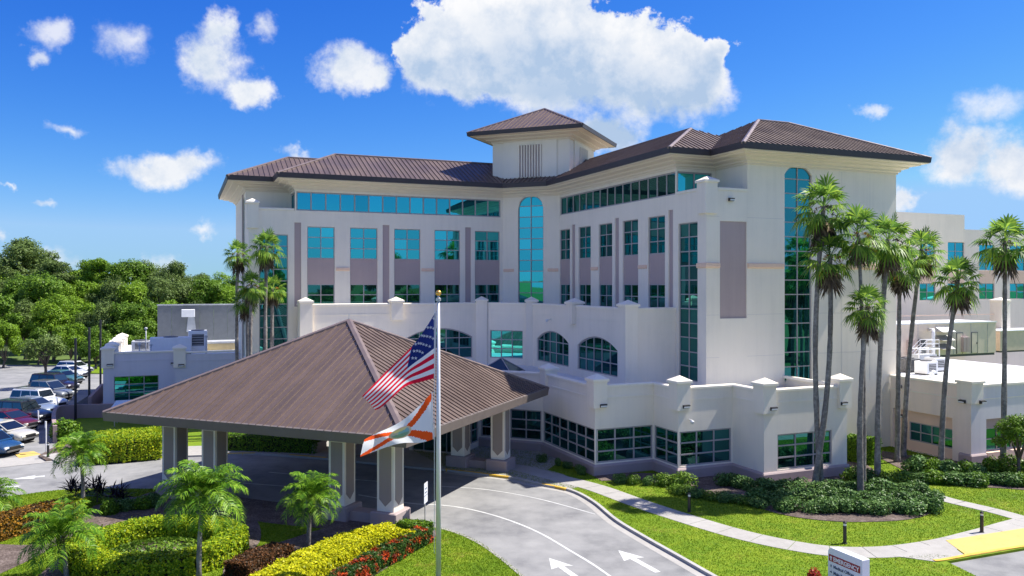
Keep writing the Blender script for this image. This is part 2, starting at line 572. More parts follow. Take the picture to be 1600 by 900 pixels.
def facade(root, P0, P1, z0, z1, holes, m, depth=0.26, name='wall'):
    """wall from P0 to P1 (left to right as seen from outside) with real openings and reveals"""
    L = math.hypot(P1[0] - P0[0], P1[1] - P0[1])
    xs = sorted({0.0, L} | {round(h[0], 4) for h in holes} | {round(h[1], 4) for h in holes})
    zs = sorted({z0, z1} | {round(h[2], 4) for h in holes} | {round(h[3], 4) for h in holes})
    B = MB()
    for i in range(len(xs) - 1):
        for j in range(len(zs) - 1):
            cx, cz = (xs[i] + xs[i + 1]) / 2, (zs[j] + zs[j + 1]) / 2
            if any(h[0] < cx < h[1] and h[2] < cz < h[3] for h in holes):
                continue
            B.add([(xs[i], 0, zs[j]), (xs[i + 1], 0, zs[j]), (xs[i + 1], 0, zs[j + 1]), (xs[i], 0, zs[j + 1])], [(0, 1, 2, 3)])
    for (a, b, c, d) in holes:
        y = depth
        B.add([(a, 0, c), (b, 0, c), (b, y, c), (a, y, c)], [(0, 3, 2, 1)])
        B.add([(a, 0, d), (b, 0, d), (b, y, d), (a, y, d)], [(0, 1, 2, 3)])
        B.add([(a, 0, c), (a, 0, d), (a, y, d), (a, y, c)], [(0, 3, 2, 1)])
        B.add([(b, 0, c), (b, 0, d), (b, y, d), (b, y, c)], [(0, 1, 2, 3)])
    return B.build(name, m, root, (P0[0], P0[1], 0), facade_rot(P0, P1))


def arch_z(x, x0, x1, z1, r):
    if r <= 0:
        return z1
    w = (x1 - x0) / 2
    rad = (w * w + r * r) / (2 * r)
    dx = x - (x0 + x1) / 2
    return z1 - rad + math.sqrt(max(0, rad * rad - dx * dx))


_pane_cache = {}


def window(root, P0, P1, x0, x1, z0, z1, cols, rows, arch=0.0, recess=0.15, gl=None, bar=0.075, name='window', wallm=None, pname='pane', jitter=0.25):
    gl = gl or GLASS
    rz = facade_rot(P0, P1)
    ux, uy = math.cos(rz), math.sin(rz)
    W, H = x1 - x0, z1 - z0
    F = MB()
    N = 14
    h = bar / 2
    yf, yb = recess - 0.05, recess + 0.06
    xc = [W * i / cols for i in range(cols + 1)]
    zc = [H * j / rows for j in range(rows + 1)]
    top = lambda x: arch_z(x, 0, W, H, arch)
    for i, x in enumerate(xc):
        a = 0 if i == 0 else x - h
        b = W if i == cols else x + h
        if i == 0: b = bar
        if i == cols: a = W - bar
        F.box(a, b, yf, yb, 0, top(min(max((a + b) / 2, 0.0), W)))
    for j, z in enumerate(zc):
        if j == rows and arch > 0:
            break
        a = max(0, z - h) if j else 0
        b = min(H, z + h) if j else bar
        if j == rows: a, b = H - bar, H
        xa, xb = 0.0, W
        if arch > 0 and z > H - arch:
            rad = ((W / 2) ** 2 + arch ** 2) / (2 * arch)
            k = math.sqrt(max(0, rad * rad - (z - (H - rad)) ** 2))
            xa, xb = W / 2 - k, W / 2 + k
        F.box(xa, xb, yf + 0.004, yb - 0.004, a, b)
    outl = [(0, 0), (W, 0)]
    if arch > 0:
        ap = [(W * k / N, top(W * k / N)) for k in range(N, -1, -1)]
        outl += ap
        for k in range(N):
            (xa, za), (xb, zb) = ap[k], ap[k + 1]
            F.xprism([(xa, za), (xb, zb), (xb, zb - bar * 1.5), (xa, za - bar * 1.5)], yf + 0.002, yb - 0.002)
    else:
        outl += [(W, H), (0, H)]
    wo = F.build(name, FRAME, root, (P0[0] + ux * x0, P0[1] + uy * x0, z0), rz)
    for i in range(cols):
        for j in range(rows):
            c = clip_poly(clip_poly(clip_poly(clip_poly(outl, 0, xc[i], False), 0, xc[i + 1], True), 1, zc[j], False), 1, zc[j + 1], True)
            if len(c) < 3:
                continue
            cx = (xc[i] + xc[i + 1]) / 2; cz = (zc[j] + zc[j + 1]) / 2
            rel = tuple((round(p[0] - cx, 3), round(p[1] - cz, 3)) for p in c)
            key = (rel, gl.name)
            if key not in _pane_cache:
                _pane_cache[key] = MB().xprism(list(rel), 0, 0.02).mesh(pname, gl)
            p = link(pname, _pane_cache[key], wo, (cx, recess + 0.012, cz))
            p.rotation_euler = (R(random.uniform(-jitter, jitter)), 0, R(random.uniform(-jitter, jitter)))
    if arch > 0 and wallm:
        A = MB()
        half = N // 2
        ap = [(W * k / N, top(W * k / N)) for k in range(N + 1)]
        A.xprism([(0, H)] + ap[:half + 1], 0, 0.24)
        A.xprism([(W, H)] + ap[half:][::-1], 0, 0.24)
        A.build('arch_spandrel', wallm, root, (P0[0] + ux * x0, P0[1] + uy * x0, z0), rz)
    return wo


def sweep(path, prof, closed=False):
    """profile of (outward offset, z) mitred along a plan path (left to right as seen from outside)"""
    n = len(path)
    nrm = []
    for i in range(n if closed else n - 1):
        a, b = path[i], path[(i + 1) % n]
        L = math.hypot(b[0] - a[0], b[1] - a[1])
        nrm.append(((b[1] - a[1]) / L, -(b[0] - a[0]) / L))
    mit = []
    for i in range(n):
        if closed:
            n0, n1 = nrm[i - 1], nrm[i]
        else:
            n0, n1 = nrm[max(i - 1, 0)], nrm[min(i, n - 2)]
        d = 1 + n0[0] * n1[0] + n0[1] * n1[1]
        mit.append(((n0[0] + n1[0]) / d, (n0[1] + n1[1]) / d))
    vs = []
    k = len(prof)
    for i in range(n):
        for (o, z) in prof:
            vs.append((path[i][0] + mit[i][0] * o, path[i][1] + mit[i][1] * o, z))
    fs = []
    for i in range(n if closed else n - 1):
        i2 = (i + 1) % n
        for j in range(k - 1):
            fs.append((i * k + j, i2 * k + j, i2 * k + j + 1, i * k + j + 1))
    if not closed:
        fs.append(tuple(range(k - 1, -1, -1)))
        fs.append(tuple(range((n - 1) * k, n * k)))
    return vs, fs


def sweep_closed_prof(path, prof, closed=False):
    vs, fs = sweep(path, prof + [prof[0]], closed)
    return vs, fs


def roof_face(parent, poly3, spacing, m=None, rib=0.065, thick=0.02):
    """standing-seam face: every metal pan between two seams is a piece of its own"""
    m = m or ROOFM
    P = [Vector(p) for p in poly3]
    e = (P[1] - P[0]).normalized()                 # along the eave
    nrm = (P[1] - P[0]).cross(P[2] - P[1]).normalized()
    if nrm.z < 0:
        nrm = -nrm
    s = nrm.cross(e).normalized()
    if s.z < 0:
        s = -s
    O = P[0]
    p2 = [((p - O).dot(e), (p - O).dot(s)) for p in P]
    x0, x1 = min(p[0] for p in p2), max(p[0] for p in p2)
    n = max(1, round((x1 - x0) / spacing))
    w = (x1 - x0) / n
    W3 = lambda x, y, h: O + e * x + s * y + nrm * h
    for i in range(n):
        a, b = x0 + i * w, x0 + (i + 1) * w
        c = clip_poly(clip_poly(p2, 0, a, False), 0, b, True)
        if len(c) < 3:
            continue
        B = MB()
        k = len(c)
        B.add([W3(x, y, 0) for x, y in c] + [W3(x, y, thick) for x, y in c],
              [tuple(range(k, 2 * k))] + [(q, (q + 1) % k, k + (q + 1) % k, k + q) for q in range(k)])
        ys = [y for x, y in c if abs(x - a) < 1e-4]
        if len(ys) >= 2 and max(ys) - min(ys) > 0.15:
            ya, yb = min(ys), max(ys)
            B.add([W3(a + dx, y, h) for y in (ya, yb) for (dx, h) in ((0.0, thick), (0.045, thick), (0.045, rib + thick), (0.0, rib + thick))],
                  [(0, 1, 2, 3), (7, 6, 5, 4), (1, 5, 6, 2), (2, 6, 7, 3), (3, 7, 4, 0)])
        B.build('roof_panel', m, parent)


def hip_cap(parent, a, b, m=None, w=0.16, h=0.10):
    a, b = Vector(a), Vector(b)
    t = (b - a).normalized()
    sd_ = t.cross(Vector((0, 0, 1))).normalized()
    up = sd_.cross(t).normalized()
    B = MB()
    vs = []
    for p in (a, b):
        vs += [p - sd_ * w - up * 0.05, p - sd_ * w + up * h * 0.6, p + up * h * 1.3, p + sd_ * w + up * h * 0.6, p + sd_ * w - up * 0.05]
    B.add(vs, [(0, 1, 6, 5), (1, 2, 7, 6), (2, 3, 8, 7), (3, 4, 9, 8), (4, 3, 2, 1, 0), (5, 6, 7, 8, 9)])
    return B.build('hip_cap', m or TRIMM, parent)


def pier(parent, x, y, z0, z1, w=1.1, rz=0.0, m=None):
    B = MB()
    h = w / 2
    B.box(-h, h, -h, h, z0, z1)
    o = B.build('pier', m or WALL, parent, (x, y, 0), rz)
    C = MB()
    g = h + 0.10
    C.box(-g, g, -g, g, z1, z1 + 0.16)
    C.add([(-g, -g, z1 + 0.16), (g, -g, z1 + 0.16), (g, g, z1 + 0.16), (-g, g, z1 + 0.16), (0, 0, z1 + 0.48)],
          [(0, 1, 4), (1, 2, 4), (2, 3, 4), (3, 0, 4)])
    C.build('pier_cap', m or WALL2, o)
    return o


def G(px, py, z=0.0):
    """point at height z that the photograph shows at pixel px, py (set-out of the site plan)"""
    y = (CAM_H - z) * 1250 / (py - 444)
    return ((px - 800) * y / 1250, y)


def poly_thing(name, pts, z0, z1, m, kind='structure', parent=None):
    o = MB().prism(pts, z0, z1).build(name, m, parent)
    if kind: o['kind'] = kind
    return o


def smooth_line(pts, n=6):
    """Catmull-Rom through plan points"""
    out = []
    P = [pts[0]] + list(pts) + [pts[-1]]
    for i in range(1, len(P) - 2):
        for k in range(n):
            t = k / n
            q = []
            for c in range(2):
                p0, p1, p2, p3 = P[i - 1][c], P[i][c], P[i + 1][c], P[i + 2][c]
                q.append(0.5 * ((2 * p1) + (-p0 + p2) * t + (2 * p0 - 5 * p1 + 4 * p2 - p3) * t * t + (-p0 + 3 * p1 - 3 * p2 + p3) * t ** 3))
            out.append(tuple(q))
    out.append(tuple(pts[-1]))
    return out


def offset_line(pts, d):
    n = len(pts)
    res = []
    for i in range(n):
        a, b = pts[max(i - 1, 0)], pts[min(i + 1, n - 1)]
        L = math.hypot(b[0] - a[0], b[1] - a[1]) or 1
        res.append((pts[i][0] + (b[1] - a[1]) / L * d, pts[i][1] - (b[0] - a[0]) / L * d))
    return res


def strip(name, pts, w0, w1, z0, z1, m, parent=None, kind='structure'):
    """band between two offsets of a line, with thickness"""
    a, b = offset_line(pts, w0), offset_line(pts, w1)
    n = len(pts)
    B = MB()
    vs = [(*p, z1) for p in a] + [(*p, z1) for p in b] + [(*p, z0) for p in a] + [(*p, z0) for p in b]
    fs = []
    for i in range(n - 1):
        fs += [(i, i + 1, n + i + 1, n + i), (2 * n + i, 2 * n + i + 1, i + 1, i), (n + i, n + i + 1, 3 * n + i + 1, 3 * n + i)]
    fs += [(0, n, 3 * n, 2 * n), (n - 1, 3 * n - 1, 4 * n - 1, 2 * n - 1)]
    B.add(vs, fs)
    o = B.build(name, m, parent)
    if kind: o['kind'] = kind
    return o
# ------------------------------------------------------------------ ground and roads
terrain = MB().add([(-2500, -2500, -0.30), (2500, -2500, -0.30), (2500, 4000, -0.30), (-2500, 4000, -0.30)], [(0, 1, 2, 3)]).build('terrain', FARGRASS)
terrain['kind'] = 'structure'
RZ = -0.12
road = MB().add([(-150, -46, RZ), (84, -46, RZ), (84, 118, RZ), (-150, 128, RZ)], [(0, 1, 2, 3)]).build('road', ASPH)  # the unseen part behind the camera is added to bounce light onto front walls
road['kind'] = 'structure'

SQ = 0.38268; CQ = 0.92388
PV = (SQ, CQ)            # axis of the entrance canopy, away from the camera
QV = (-CQ, SQ)           # across it, to the left
C0 = (-10.5, 51.55)      # middle of the canopy


def canopy_pt(p, q):
    return (C0[0] + PV[0] * p + QV[0] * q, C0[1] + PV[1] * p + QV[1] * q)


# inner edge of the drive round the flag island
drive_in = smooth_line([G(862, 948), G(838, 920), G(815, 897), G(785, 872), G(752, 849), G(718, 833), G(682, 823), G(645, 816), canopy_pt(-6.4, -8.9)])
isl = drive_in + [canopy_pt(-6.4, -8.4), canopy_pt(-6.4, 8.6)] + smooth_line([canopy_pt(-6.9, 9.6), G(112, 764), G(0, 777), G(-150, 792), G(-420, 815)]) + [G(-420, 1150), G(900, 1150)]
poly_thing('lawn', isl, -0.29, 0.0, GRASS)
kerb_in = strip('kerb', drive_in, -0.16, 0.0, -0.29, 0.012, CONC)
# right side: kerb of the drive, then lawn
drive_out = smooth_line([G(700, 733), G(760, 740), G(800, 745), G(850, 756), G(895, 765), G(930, 783), G(965, 811), G(1010, 838), G(1060, 866), G(1115, 897), G(1190, 938)])
rl = drive_out + [G(1560, 925), G(1520, 897), G(1479, 877), G(1620, 853), G(1900, 812), G(2200, 790), (95, 60), (80, 92), (20, 82), (0, 70), (-9, 63)]
poly_thing('lawn', rl, -0.29, -0.002, GRASS)
strip('kerb', drive_out, -0.02, 0.17, -0.29, 0.012, KERBM)
# concrete gutter along the drive edge, a sheet on the road
strip('gutter', drive_out, 0.17, 0.62, RZ, RZ + 0.004, CONC)
# far side of the drive, in front of the entrance and round to the left
far_edge = smooth_line([G(700, 733), G(640, 728), G(560, 720), G(480, 713), G(395, 708), G(300, 711), G(200, 714), G(130, 717), G(92, 722)])
bl = far_edge + [G(80, 704), G(118, 655), G(150, 640), (-42, 84), (-40, 104), (40, 108), (0, 70), (-9, 63)]
poly_thing('lawn', bl, -0.29, -0.006, GRASS)
strip('sidewalk', far_edge, 0.0, 3.4, -0.2, 0.004, CONC)
strip('kerb', far_edge, -0.16, 0.0, -0.29, 0.010, KERBM)
poly_thing('entrance_walk', [G(700, 732.5), G(760, 739.5), G(800, 744.5), G(850, 755.5), G(893, 764.3), G(912, 757.5), G(880, 741), G(830, 727), G(790, 716), G(700, 716)], -0.2, 0.006, CONC)
poly_thing('entrance_plaza', [canopy_pt(5.2, -11), canopy_pt(5.0, 11), canopy_pt(20, 11), canopy_pt(20, -11)], -0.2, 0.008, CONC)

# paths
def paved_path(name, line, w, joints=1.6):
    o = strip(name, line, -w / 2, w / 2, -0.1, 0.010, CONC)
    return o


walk = smooth_line([G(770, 727), G(810, 731), G(860, 744), G(930, 762), G(1000, 787), G(1080, 813), G(1160, 836), G(1240, 853), G(1310, 862), G(1390, 862), G(1470, 852), G(1540, 835), G(1640, 808), G(1800, 775)], 8)
# every slab of the walk is a piece of its own, with an open joint
wroot = strip('sidewalk', walk, -0.74, 0.74, -0.1, -0.004, DGREY)
def slabs(line, w, length, z, root, name='paving_slab'):
    acc = 0.0
    cur = [line[0]]
    for a, b in zip(line[:-1], line[1:]):
        L = math.hypot(b[0] - a[0], b[1] - a[1])
        pos = 0.0
        while acc + (L - pos) >= length:
            t = (pos + length - acc) / L
            cut = (a[0] + (b[0] - a[0]) * t, a[1] + (b[1] - a[1]) * t)
            cur.append(cut)
            yield_line(cur, w, z, root, name)
            cur = [(cut[0] + (b[0] - a[0]) / L * 0.03, cut[1] + (b[1] - a[1]) / L * 0.03)]
            pos = pos + length - acc
            acc = 0.0
        acc += L - pos
        cur.append(b)
    if len(cur) > 1:
        yield_line(cur, w, z, root, name)


def yield_line(cur, w, z, root, name):
    o = strip(name, cur, -w / 2, w / 2, -0.02, z + random.uniform(-0.002, 0.003), CONC, root, None)


slabs(walk, 1.5, 1.75, 0.014, wroot)
walk2 = smooth_line([G(1392, 752), G(1420, 762), G(1480, 781), G(1560, 800), G(1640, 822), G(1760, 850)], 8)
wroot2 = strip('sidewalk', walk2, -0.53, 0.53, -0.1, -0.004, DGREY)
slabs(walk2, 1.08, 1.75, 0.018, wroot2)
# yellow kerb ramps and painted kerbs (paint laid on the concrete)
def sheet(name, pts, z, m, kind='structure', parent=None):
    o = MB().add([(*p, z) for p in pts], [tuple(range(len(pts)))]).build(name, m, parent)
    if kind: o['kind'] = kind
    return o


poly_thing('kerb_ramp', [G(1478, 845), G(1600, 826), G(1680, 815), G(1705, 837), G(1610, 853.5), G(1512, 870)], -0.1, 0.030, YELLOWP)
poly_thing('entrance_walk', [G(1395, 869), G(1476, 846), G(1510, 870), G(1480, 875.5), G(1462, 878)], -0.1, 0.020, CONC)
strip('painted_kerb', smooth_line([G(1462, 878), G(1480, 876), G(1540, 865), G(1610, 854), G(1720, 838)]), -0.2, 0.0, -0.29, 0.05, YELLOW)
strip('painted_kerb', smooth_line([G(696, 732.5), G(745, 738), G(796, 744.5)]), -0.035, 0.18, -0.28, 0.020, YELLOW)
strip('painted_kerb', smooth_line([G(848, 755.4), G(870, 759.5), G(886, 763)]), -0.035, 0.18, -0.28, 0.020, YELLOW)
strip('painted_kerb', smooth_line([G(350, 709), G(372, 708.4), G(398, 708.2)]), -0.20, 0.10, -0.28, 0.022, YELLOW)
strip('painted_kerb', smooth_line([G(452, 711), G(480, 713), G(508, 715.5)]), -0.20, 0.06, -0.28, 0.022, YELLOW)
# road markings
def mark(name, line, w):
    strip(name, line, -w / 2, w / 2, RZ + 0.004, RZ + 0.007, LINEW)


mark('lane_line', smooth_line([G(560, 770), G(640, 783), G(700, 787), G(750, 796), G(800, 811), G(845, 830), G(890, 856), G(930, 880), G(975, 912)]), 0.13)
mark('lane_line', smooth_line([G(420, 735), G(500, 742), G(600, 750)]), 0.10)
mark('lane_line', smooth_line([G(690, 757), G(760, 762), G(840, 776), G(930, 800)]), 0.09)
mark('lane_line', smooth_line([G(380, 752), G(460, 758), G(540, 766)]), 0.10)


def arrow_mark(c, tip, w=0.30):
    dx, dy = tip[0] - c[0], tip[1] - c[1]
    L = math.hypot(dx, dy); dx /= L; dy /= L
    nx, ny = -dy, dx
    hl = 1.35
    b = (tip[0] - dx * hl, tip[1] - dy * hl)
    pts = [tip, (b[0] + nx * 0.55, b[1] + ny * 0.55), (b[0] + nx * w / 2 + dx * 0.12, b[1] + ny * w / 2 + dy * 0.12), (c[0] + nx * w / 2, c[1] + ny * w / 2),
           (c[0] - nx * w / 2, c[1] - ny * w / 2), (b[0] - nx * w / 2 + dx * 0.12, b[1] - ny * w / 2 + dy * 0.12), (b[0] - nx * 0.55, b[1] - ny * 0.55)]
    sheet('arrow_marking', pts, RZ + 0.006, LINEW)


arrow_mark(G(906, 902), G(858, 868))
arrow_mark(G(1028, 890), G(966, 856))
arrow_mark(G(70, 741), G(18, 746), 0.4)
arrow_mark(G(30, 757), G(-20, 759), 0.4)
# car park on the left
strip('sidewalk', [G(-60, 728), G(88, 712)], -1.6, 1.6, RZ, RZ + 0.03, CONC)
poly_thing('kerb_ramp', [G(22, 707), G(52, 703), G(64, 708), G(30, 714)], RZ, RZ + 0.036, YELLOWP)
poly_thing('lawn', [G(60, 712), G(86, 697), G(95, 716), G(72, 719)], -0.29, 0.0, MULCH)
poly_thing('lawn', [G(92, 583), G(165, 583), G(170, 570), G(118, 570)], -0.29, 0.0, GRASS)
for i in range(11):
    a = (-36.0 - 1.32 * i, 57.0 + 3.2 * i)
    mark('bay_line', [a, (a[0] - 5.2, a[1] + 1.6)], 0.10)

# mulch beds, thin sheets raised on the lawn
def bed(pts, z=0.03):
    poly_thing('planting_bed', smooth_line(pts + [pts[0]], 5)[:-1], -0.05, z, MULCH)


bed([G(940, 752), G(1000, 750), G(1060, 764), G(1120, 775), G(1180, 792), G(1230, 806), G(1290, 814), G(1350, 816), G(1420, 812), G(1458, 800), G(1462, 785), G(1420, 765), G(1380, 745), (24.5, 58), (20, 51.5), (14, 52), (6, 53)])
bed([G(1425, 742), G(1480, 757), G(1560, 763), G(1650, 766), G(1700, 745), (40, 57), (31, 57), (27, 60)])
bed([G(60, 900), G(108, 855), G(112, 815), G(190, 792), G(300, 785), G(385, 800), G(408, 835), G(385, 865), G(300, 893), G(180, 915), G(90, 920)], 0.024)
bed([G(345, 925), G(360, 868), G(430, 850), G(500, 828), G(570, 812), G(640, 812), G(676, 826), G(678, 842), G(620, 878), G(560, 915), G(520, 940)], 0.027)
bed([G(-150, 880), G(-30, 852), G(60, 850), G(120, 818), G(150, 790), G(240, 775), G(300, 800), G(200, 800), G(112, 815), G(100, 845), G(-20, 905), G(-120, 925)], 0.021)
bed([canopy_pt(-6.6, -7), canopy_pt(-6.6, 7.5), canopy_pt(-9.5, 7.5), canopy_pt(-9.8, -2), canopy_pt(-8.7, -7.6)], 0.018)
bed([G(90, 712), G(150, 712), G(246, 706), G(246, 680), G(150, 685), G(110, 690)], 0.03)

# ------------------------------------------------------------------ the hospital
K0 = (13.4, 55.2)
TH = R(22.5)
hosp = tag(empty('hospital_building', (K0[0], K0[1], 0), TH),
           'large pale stucco hospital with brown hipped metal roofs, teal windows and a roof cupola', 'building')
DX = 0.6                 # the left wing is a little longer
ZT = 19.05               # top of the fourth floor wall
ZE = 22.1                # eave
SL = 0.475               # roof slope
OV = 1.7                 # eave overhang
Lk, Lj, Lb = -28.0, -24.1, -28.0


def hwall(P0, P1, z0, z1, holes=(), m=None, **k):
    return facade(hosp, P0, P1, z0, z1, list(holes), m or WALL, **k)


def bays_facade(P0, P1, z0, bays, strips, mould, tall=None, gl=None):
    """fourth/third floor bays: window, taupe spandrel, window in one recess"""
    L = math.hypot(P1[0] - P0[0], P1[1] - P0[1])
    holes = [(a, b, 10.55, 17.68) for a, b in bays] + [(a, b, 10.5, 18.0) for a, b in strips]
    if tall:
        holes.append(tall)
    hwall(P0, P1, z0, ZT, holes)
    rz = facade_rot(P0, P1)
    for a, b in bays:
        window(hosp, P0, P1, a, b, 14.8, 17.68, 2, 3, gl=gl)
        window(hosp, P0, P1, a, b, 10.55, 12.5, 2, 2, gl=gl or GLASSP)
        MB().box(a, b, 0.10, 0.30, 12.5, 14.8).build('spandrel_panel', TAUPE, hosp, (P0[0], P0[1], 0), rz)
    for a, b in strips:
        MB().box(a, b, 0.09, 0.30, 10.5, 18.0).build('taupe_strip', TAUPE, hosp, (P0[0], P0[1], 0), rz)
    for a, b in mould:
        MB().add(*sweep_closed_prof([(a, 0), (b, 0)], [(-0.02, 13.72), (0.05, 13.72), (0.10, 13.80), (0.10, 13.98), (-0.02, 14.02)])).build('moulding', PEACH, hosp, (P0[0], P0[1], 0), rz)


def a_on_left(px):       # x along the left wing front for a column of the photograph
    t = (px - 800) / 1250
    s = (-0.90 - t * 78.88) / (CQ - SQ * t)
    return 4.15 + s


def b_on_right(px):
    t = (px - 800) / 1250
    return (K0[0] - t * K0[1]) / (SQ + CQ * t)


# left wing front, b = 27.35
LP0, LP1 = (Lk, 27.35), (-4.15, 27.35)
xl = lambda px: -a_on_left(px) - Lk
bays_facade(LP0, LP1, 0, [(xl(a), xl(b)) for a, b in ((480, 523), (547, 590), (616, 657), (679, 719), (742, 781))],
            [(xl(a), xl(b)) for a, b in ((460, 470.5), (598, 608.5), (727, 736))],
            [(xl(a), xl(b)) for a, b in ((525, 546), (658.5, 678))], tall=(0.85, 3.3, 5.6, 16.9))
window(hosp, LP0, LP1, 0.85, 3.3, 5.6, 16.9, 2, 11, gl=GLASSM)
# right wing, a = 0, seen left to right from b = 23.2 to 0
RP0, RP1 = (0, 23.2), (0, 0)
xr = lambda px: 23.2 - b_on_right(px)
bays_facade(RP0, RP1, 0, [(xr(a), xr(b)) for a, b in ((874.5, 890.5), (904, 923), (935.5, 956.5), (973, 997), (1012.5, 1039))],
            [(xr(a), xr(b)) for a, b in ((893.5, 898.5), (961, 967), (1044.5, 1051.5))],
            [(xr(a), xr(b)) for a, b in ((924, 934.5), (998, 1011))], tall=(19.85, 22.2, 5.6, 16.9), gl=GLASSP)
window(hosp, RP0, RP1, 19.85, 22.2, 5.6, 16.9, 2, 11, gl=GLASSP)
# chamfered middle bay with the tall arched window
CP0, CP1 = (-4.15, 27.35), (0, 23.2)
CL = math.hypot(4.15, 4.15)
cw0, cw1 = CL / 2 - 1.32, CL / 2 + 1.32
hwall(CP0, CP1, 0, 21.75, [(cw0, cw1, 10.6, 21.15)])
window(hosp, CP0, CP1, cw0, cw1, 10.6, 21.15, 2, 10, arch=1.30, wallm=WALL)
crz = facade_rot(CP0, CP1)
for a, b in ((0.10, cw0 - 0.45), (cw1 + 0.45, CL - 0.10)):
    MB().add(*sweep_closed_prof([(a, 0), (b, 0)], [(-0.02, 13.72), (0.05, 13.72), (0.10, 13.80), (0.10, 13.98), (-0.02, 14.02)])).build('moulding', PEACH, hosp, (CP0[0], CP0[1], 0), crz)
# top floor: clerestory bands
UL0, UL1 = (Lj, 27.35), (-4.15, 27.35)
hwall(UL0, UL1, ZT, 21.75, [(0.12, 19.72, 19.08, 20.78)])
window(hosp, UL0, UL1, 0.12, 19.72, 19.08, 20.78, 15, 1, bar=0.11)
UR0, UR1 = (0, 23.2), (0, 3.63)
hwall(UR0, UR1, ZT, 21.75, [(0.15, 19.45, 19.08, 20.78)])
window(hosp, UR0, UR1, 0.15, 19.45, 19.08, 20.78, 15, 1, bar=0.11, gl=GLASSP)
hwall((0, 3.63), (3.5, 3.63), ZT, 21.75, [(0.12, 3.2, 19.08, 20.78)])
window(hosp, (0, 3.63), (3.5, 3.63), 0.12, 3.2, 19.08, 20.78, 2, 1, bar=0.11)
hwall((Lj, 30.85), (Lj, 27.35), ZT, 21.75, [(0.3, 3.3, 19.08, 20.78)])
window(hosp, (Lj, 30.85), (Lj, 27.35), 0.3, 3.3, 19.08, 20.78, 2, 1, bar=0.11)
# end block on the right: front with the tall arched window
FX0, FX1 = 6.82, 9.35
hwall((0, 0), (3.5, 0), 0, ZT, [(1.15, 3.44, 10.1, 16.9)])
MB().box(1.15, 3.44, 0.08, 0.3, 10.1, 16.9).build('taupe_panel', TAUPE, hosp)
JOINT = stucco('joint_paint', (0.66, 0.60, 0.54))
for z in (7.4, 10.35, 17.2):
    for a, b in ((0.02, 1.1), (3.5, 6.7), (9.5, 17.68)):
        MB().box(a, b, -0.004, 0.01, z, z + 0.022).build('control_joint', JOINT, hosp)
for x in (12.2, 15.0):
    MB().box(x, x + 0.022, -0.005, 0.01, 5.2, 13.6).box(x, x + 0.022, -0.005, 0.01, 14.02, 20.9).build('control_joint', JOINT, hosp)
hwall((3.5, 0), (17.7, 0), 0, 21.75, [(FX0 - 3.5, FX1 - 3.5, 5.45, 21.2)])
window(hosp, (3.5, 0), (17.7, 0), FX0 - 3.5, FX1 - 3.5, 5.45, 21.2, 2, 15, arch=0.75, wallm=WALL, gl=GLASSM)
for a, b in ((0.0, 1.1), (3.5, FX0 - 0.1), (FX1 + 0.1, 17.7)):
    MB().add(*sweep_closed_prof([(a, 0), (b, 0)], [(-0.02, 13.62), (0.06, 13.62), (0.12, 13.72), (0.12, 13.95), (-0.02, 14.0)])).build('moulding', PEACH, hosp)
MB().add(*sweep_closed_prof([(0, 1.0), (0, 0), (0.001, 0)], [(-0.02, 13.62), (0.06, 13.62), (0.12, 13.72), (0.12, 13.95), (-0.02, 14.0)])).build('moulding', PEACH, hosp)
hwall((3.5, 3.63), (3.5, 0), ZT, 21.75)
hwall((17.7, 0), (17.7, 12.4), 0, 21.75, [])
hwall((17.7, 12.4), (8.5, 12.4), 0, 21.75)
hwall((8.5, 12.4), (8.5, 35.9), 0, 21.75)
hwall((8.5, 35.9), (-15.6, 35.9), 0, 21.75)
hwall((-15.6, 35.9), (-15.6, 45.2), 0, 21.75)
hwall((-15.6, 45.2), (Lb, 45.2), 0, 21.75)
# end block on the left: side face with its strip window, front above the terrace
hwall((Lb, 45.2), (Lb, 30.85), 0, 21.75, [(14.35 - 4.1, 14.35 - 1.7, 5.6, 20.6)])
window(hosp, (Lb, 45.2), (Lb, 30.85), 14.35 - 4.1, 14.35 - 1.7, 5.6, 20.6, 2, 14)
hwall((Lb, 30.85), (Lb, 27.35), 0, ZT)
hwall((Lb, 30.85), (Lj, 30.85), ZT - 0.5, 21.75)
# terraces with parapet copings and corner piers
MB().prism([(0.25, 0.25), (3.48, 0.25), (3.48, 3.6), (0.25, 3.6)], 18.4, 18.6).build('terrace_floor', GRAVELROOF, hosp)
MB().prism([(Lb + 0.25, 27.6), (Lj - 0.02, 27.6), (Lj - 0.02, 30.8), (Lb + 0.25, 30.8)], 18.4, 18.6).build('terrace_floor', GRAVELROOF, hosp)
COP = [(-0.34, ZT + 0.003), (0.07, ZT + 0.003), (0.07, ZT + 0.16), (0.0, ZT + 0.20), (-0.34, ZT + 0.20)]
MB().add(*sweep_closed_prof([(0, 3.5), (0, 0), (3.46, 0)], COP)).build('coping', WALL2, hosp)
MB().add(*sweep_closed_prof([(Lb, 30.8), (Lb, 27.35), (Lj - 0.05, 27.35)], COP)).build('coping', WALL2, hosp)
pier(hosp, 0.30, 0.30, 17.4, 19.55, 1.0)
pier(hosp, Lb + 0.30, 27.65, 17.4, 19.55, 1.0)
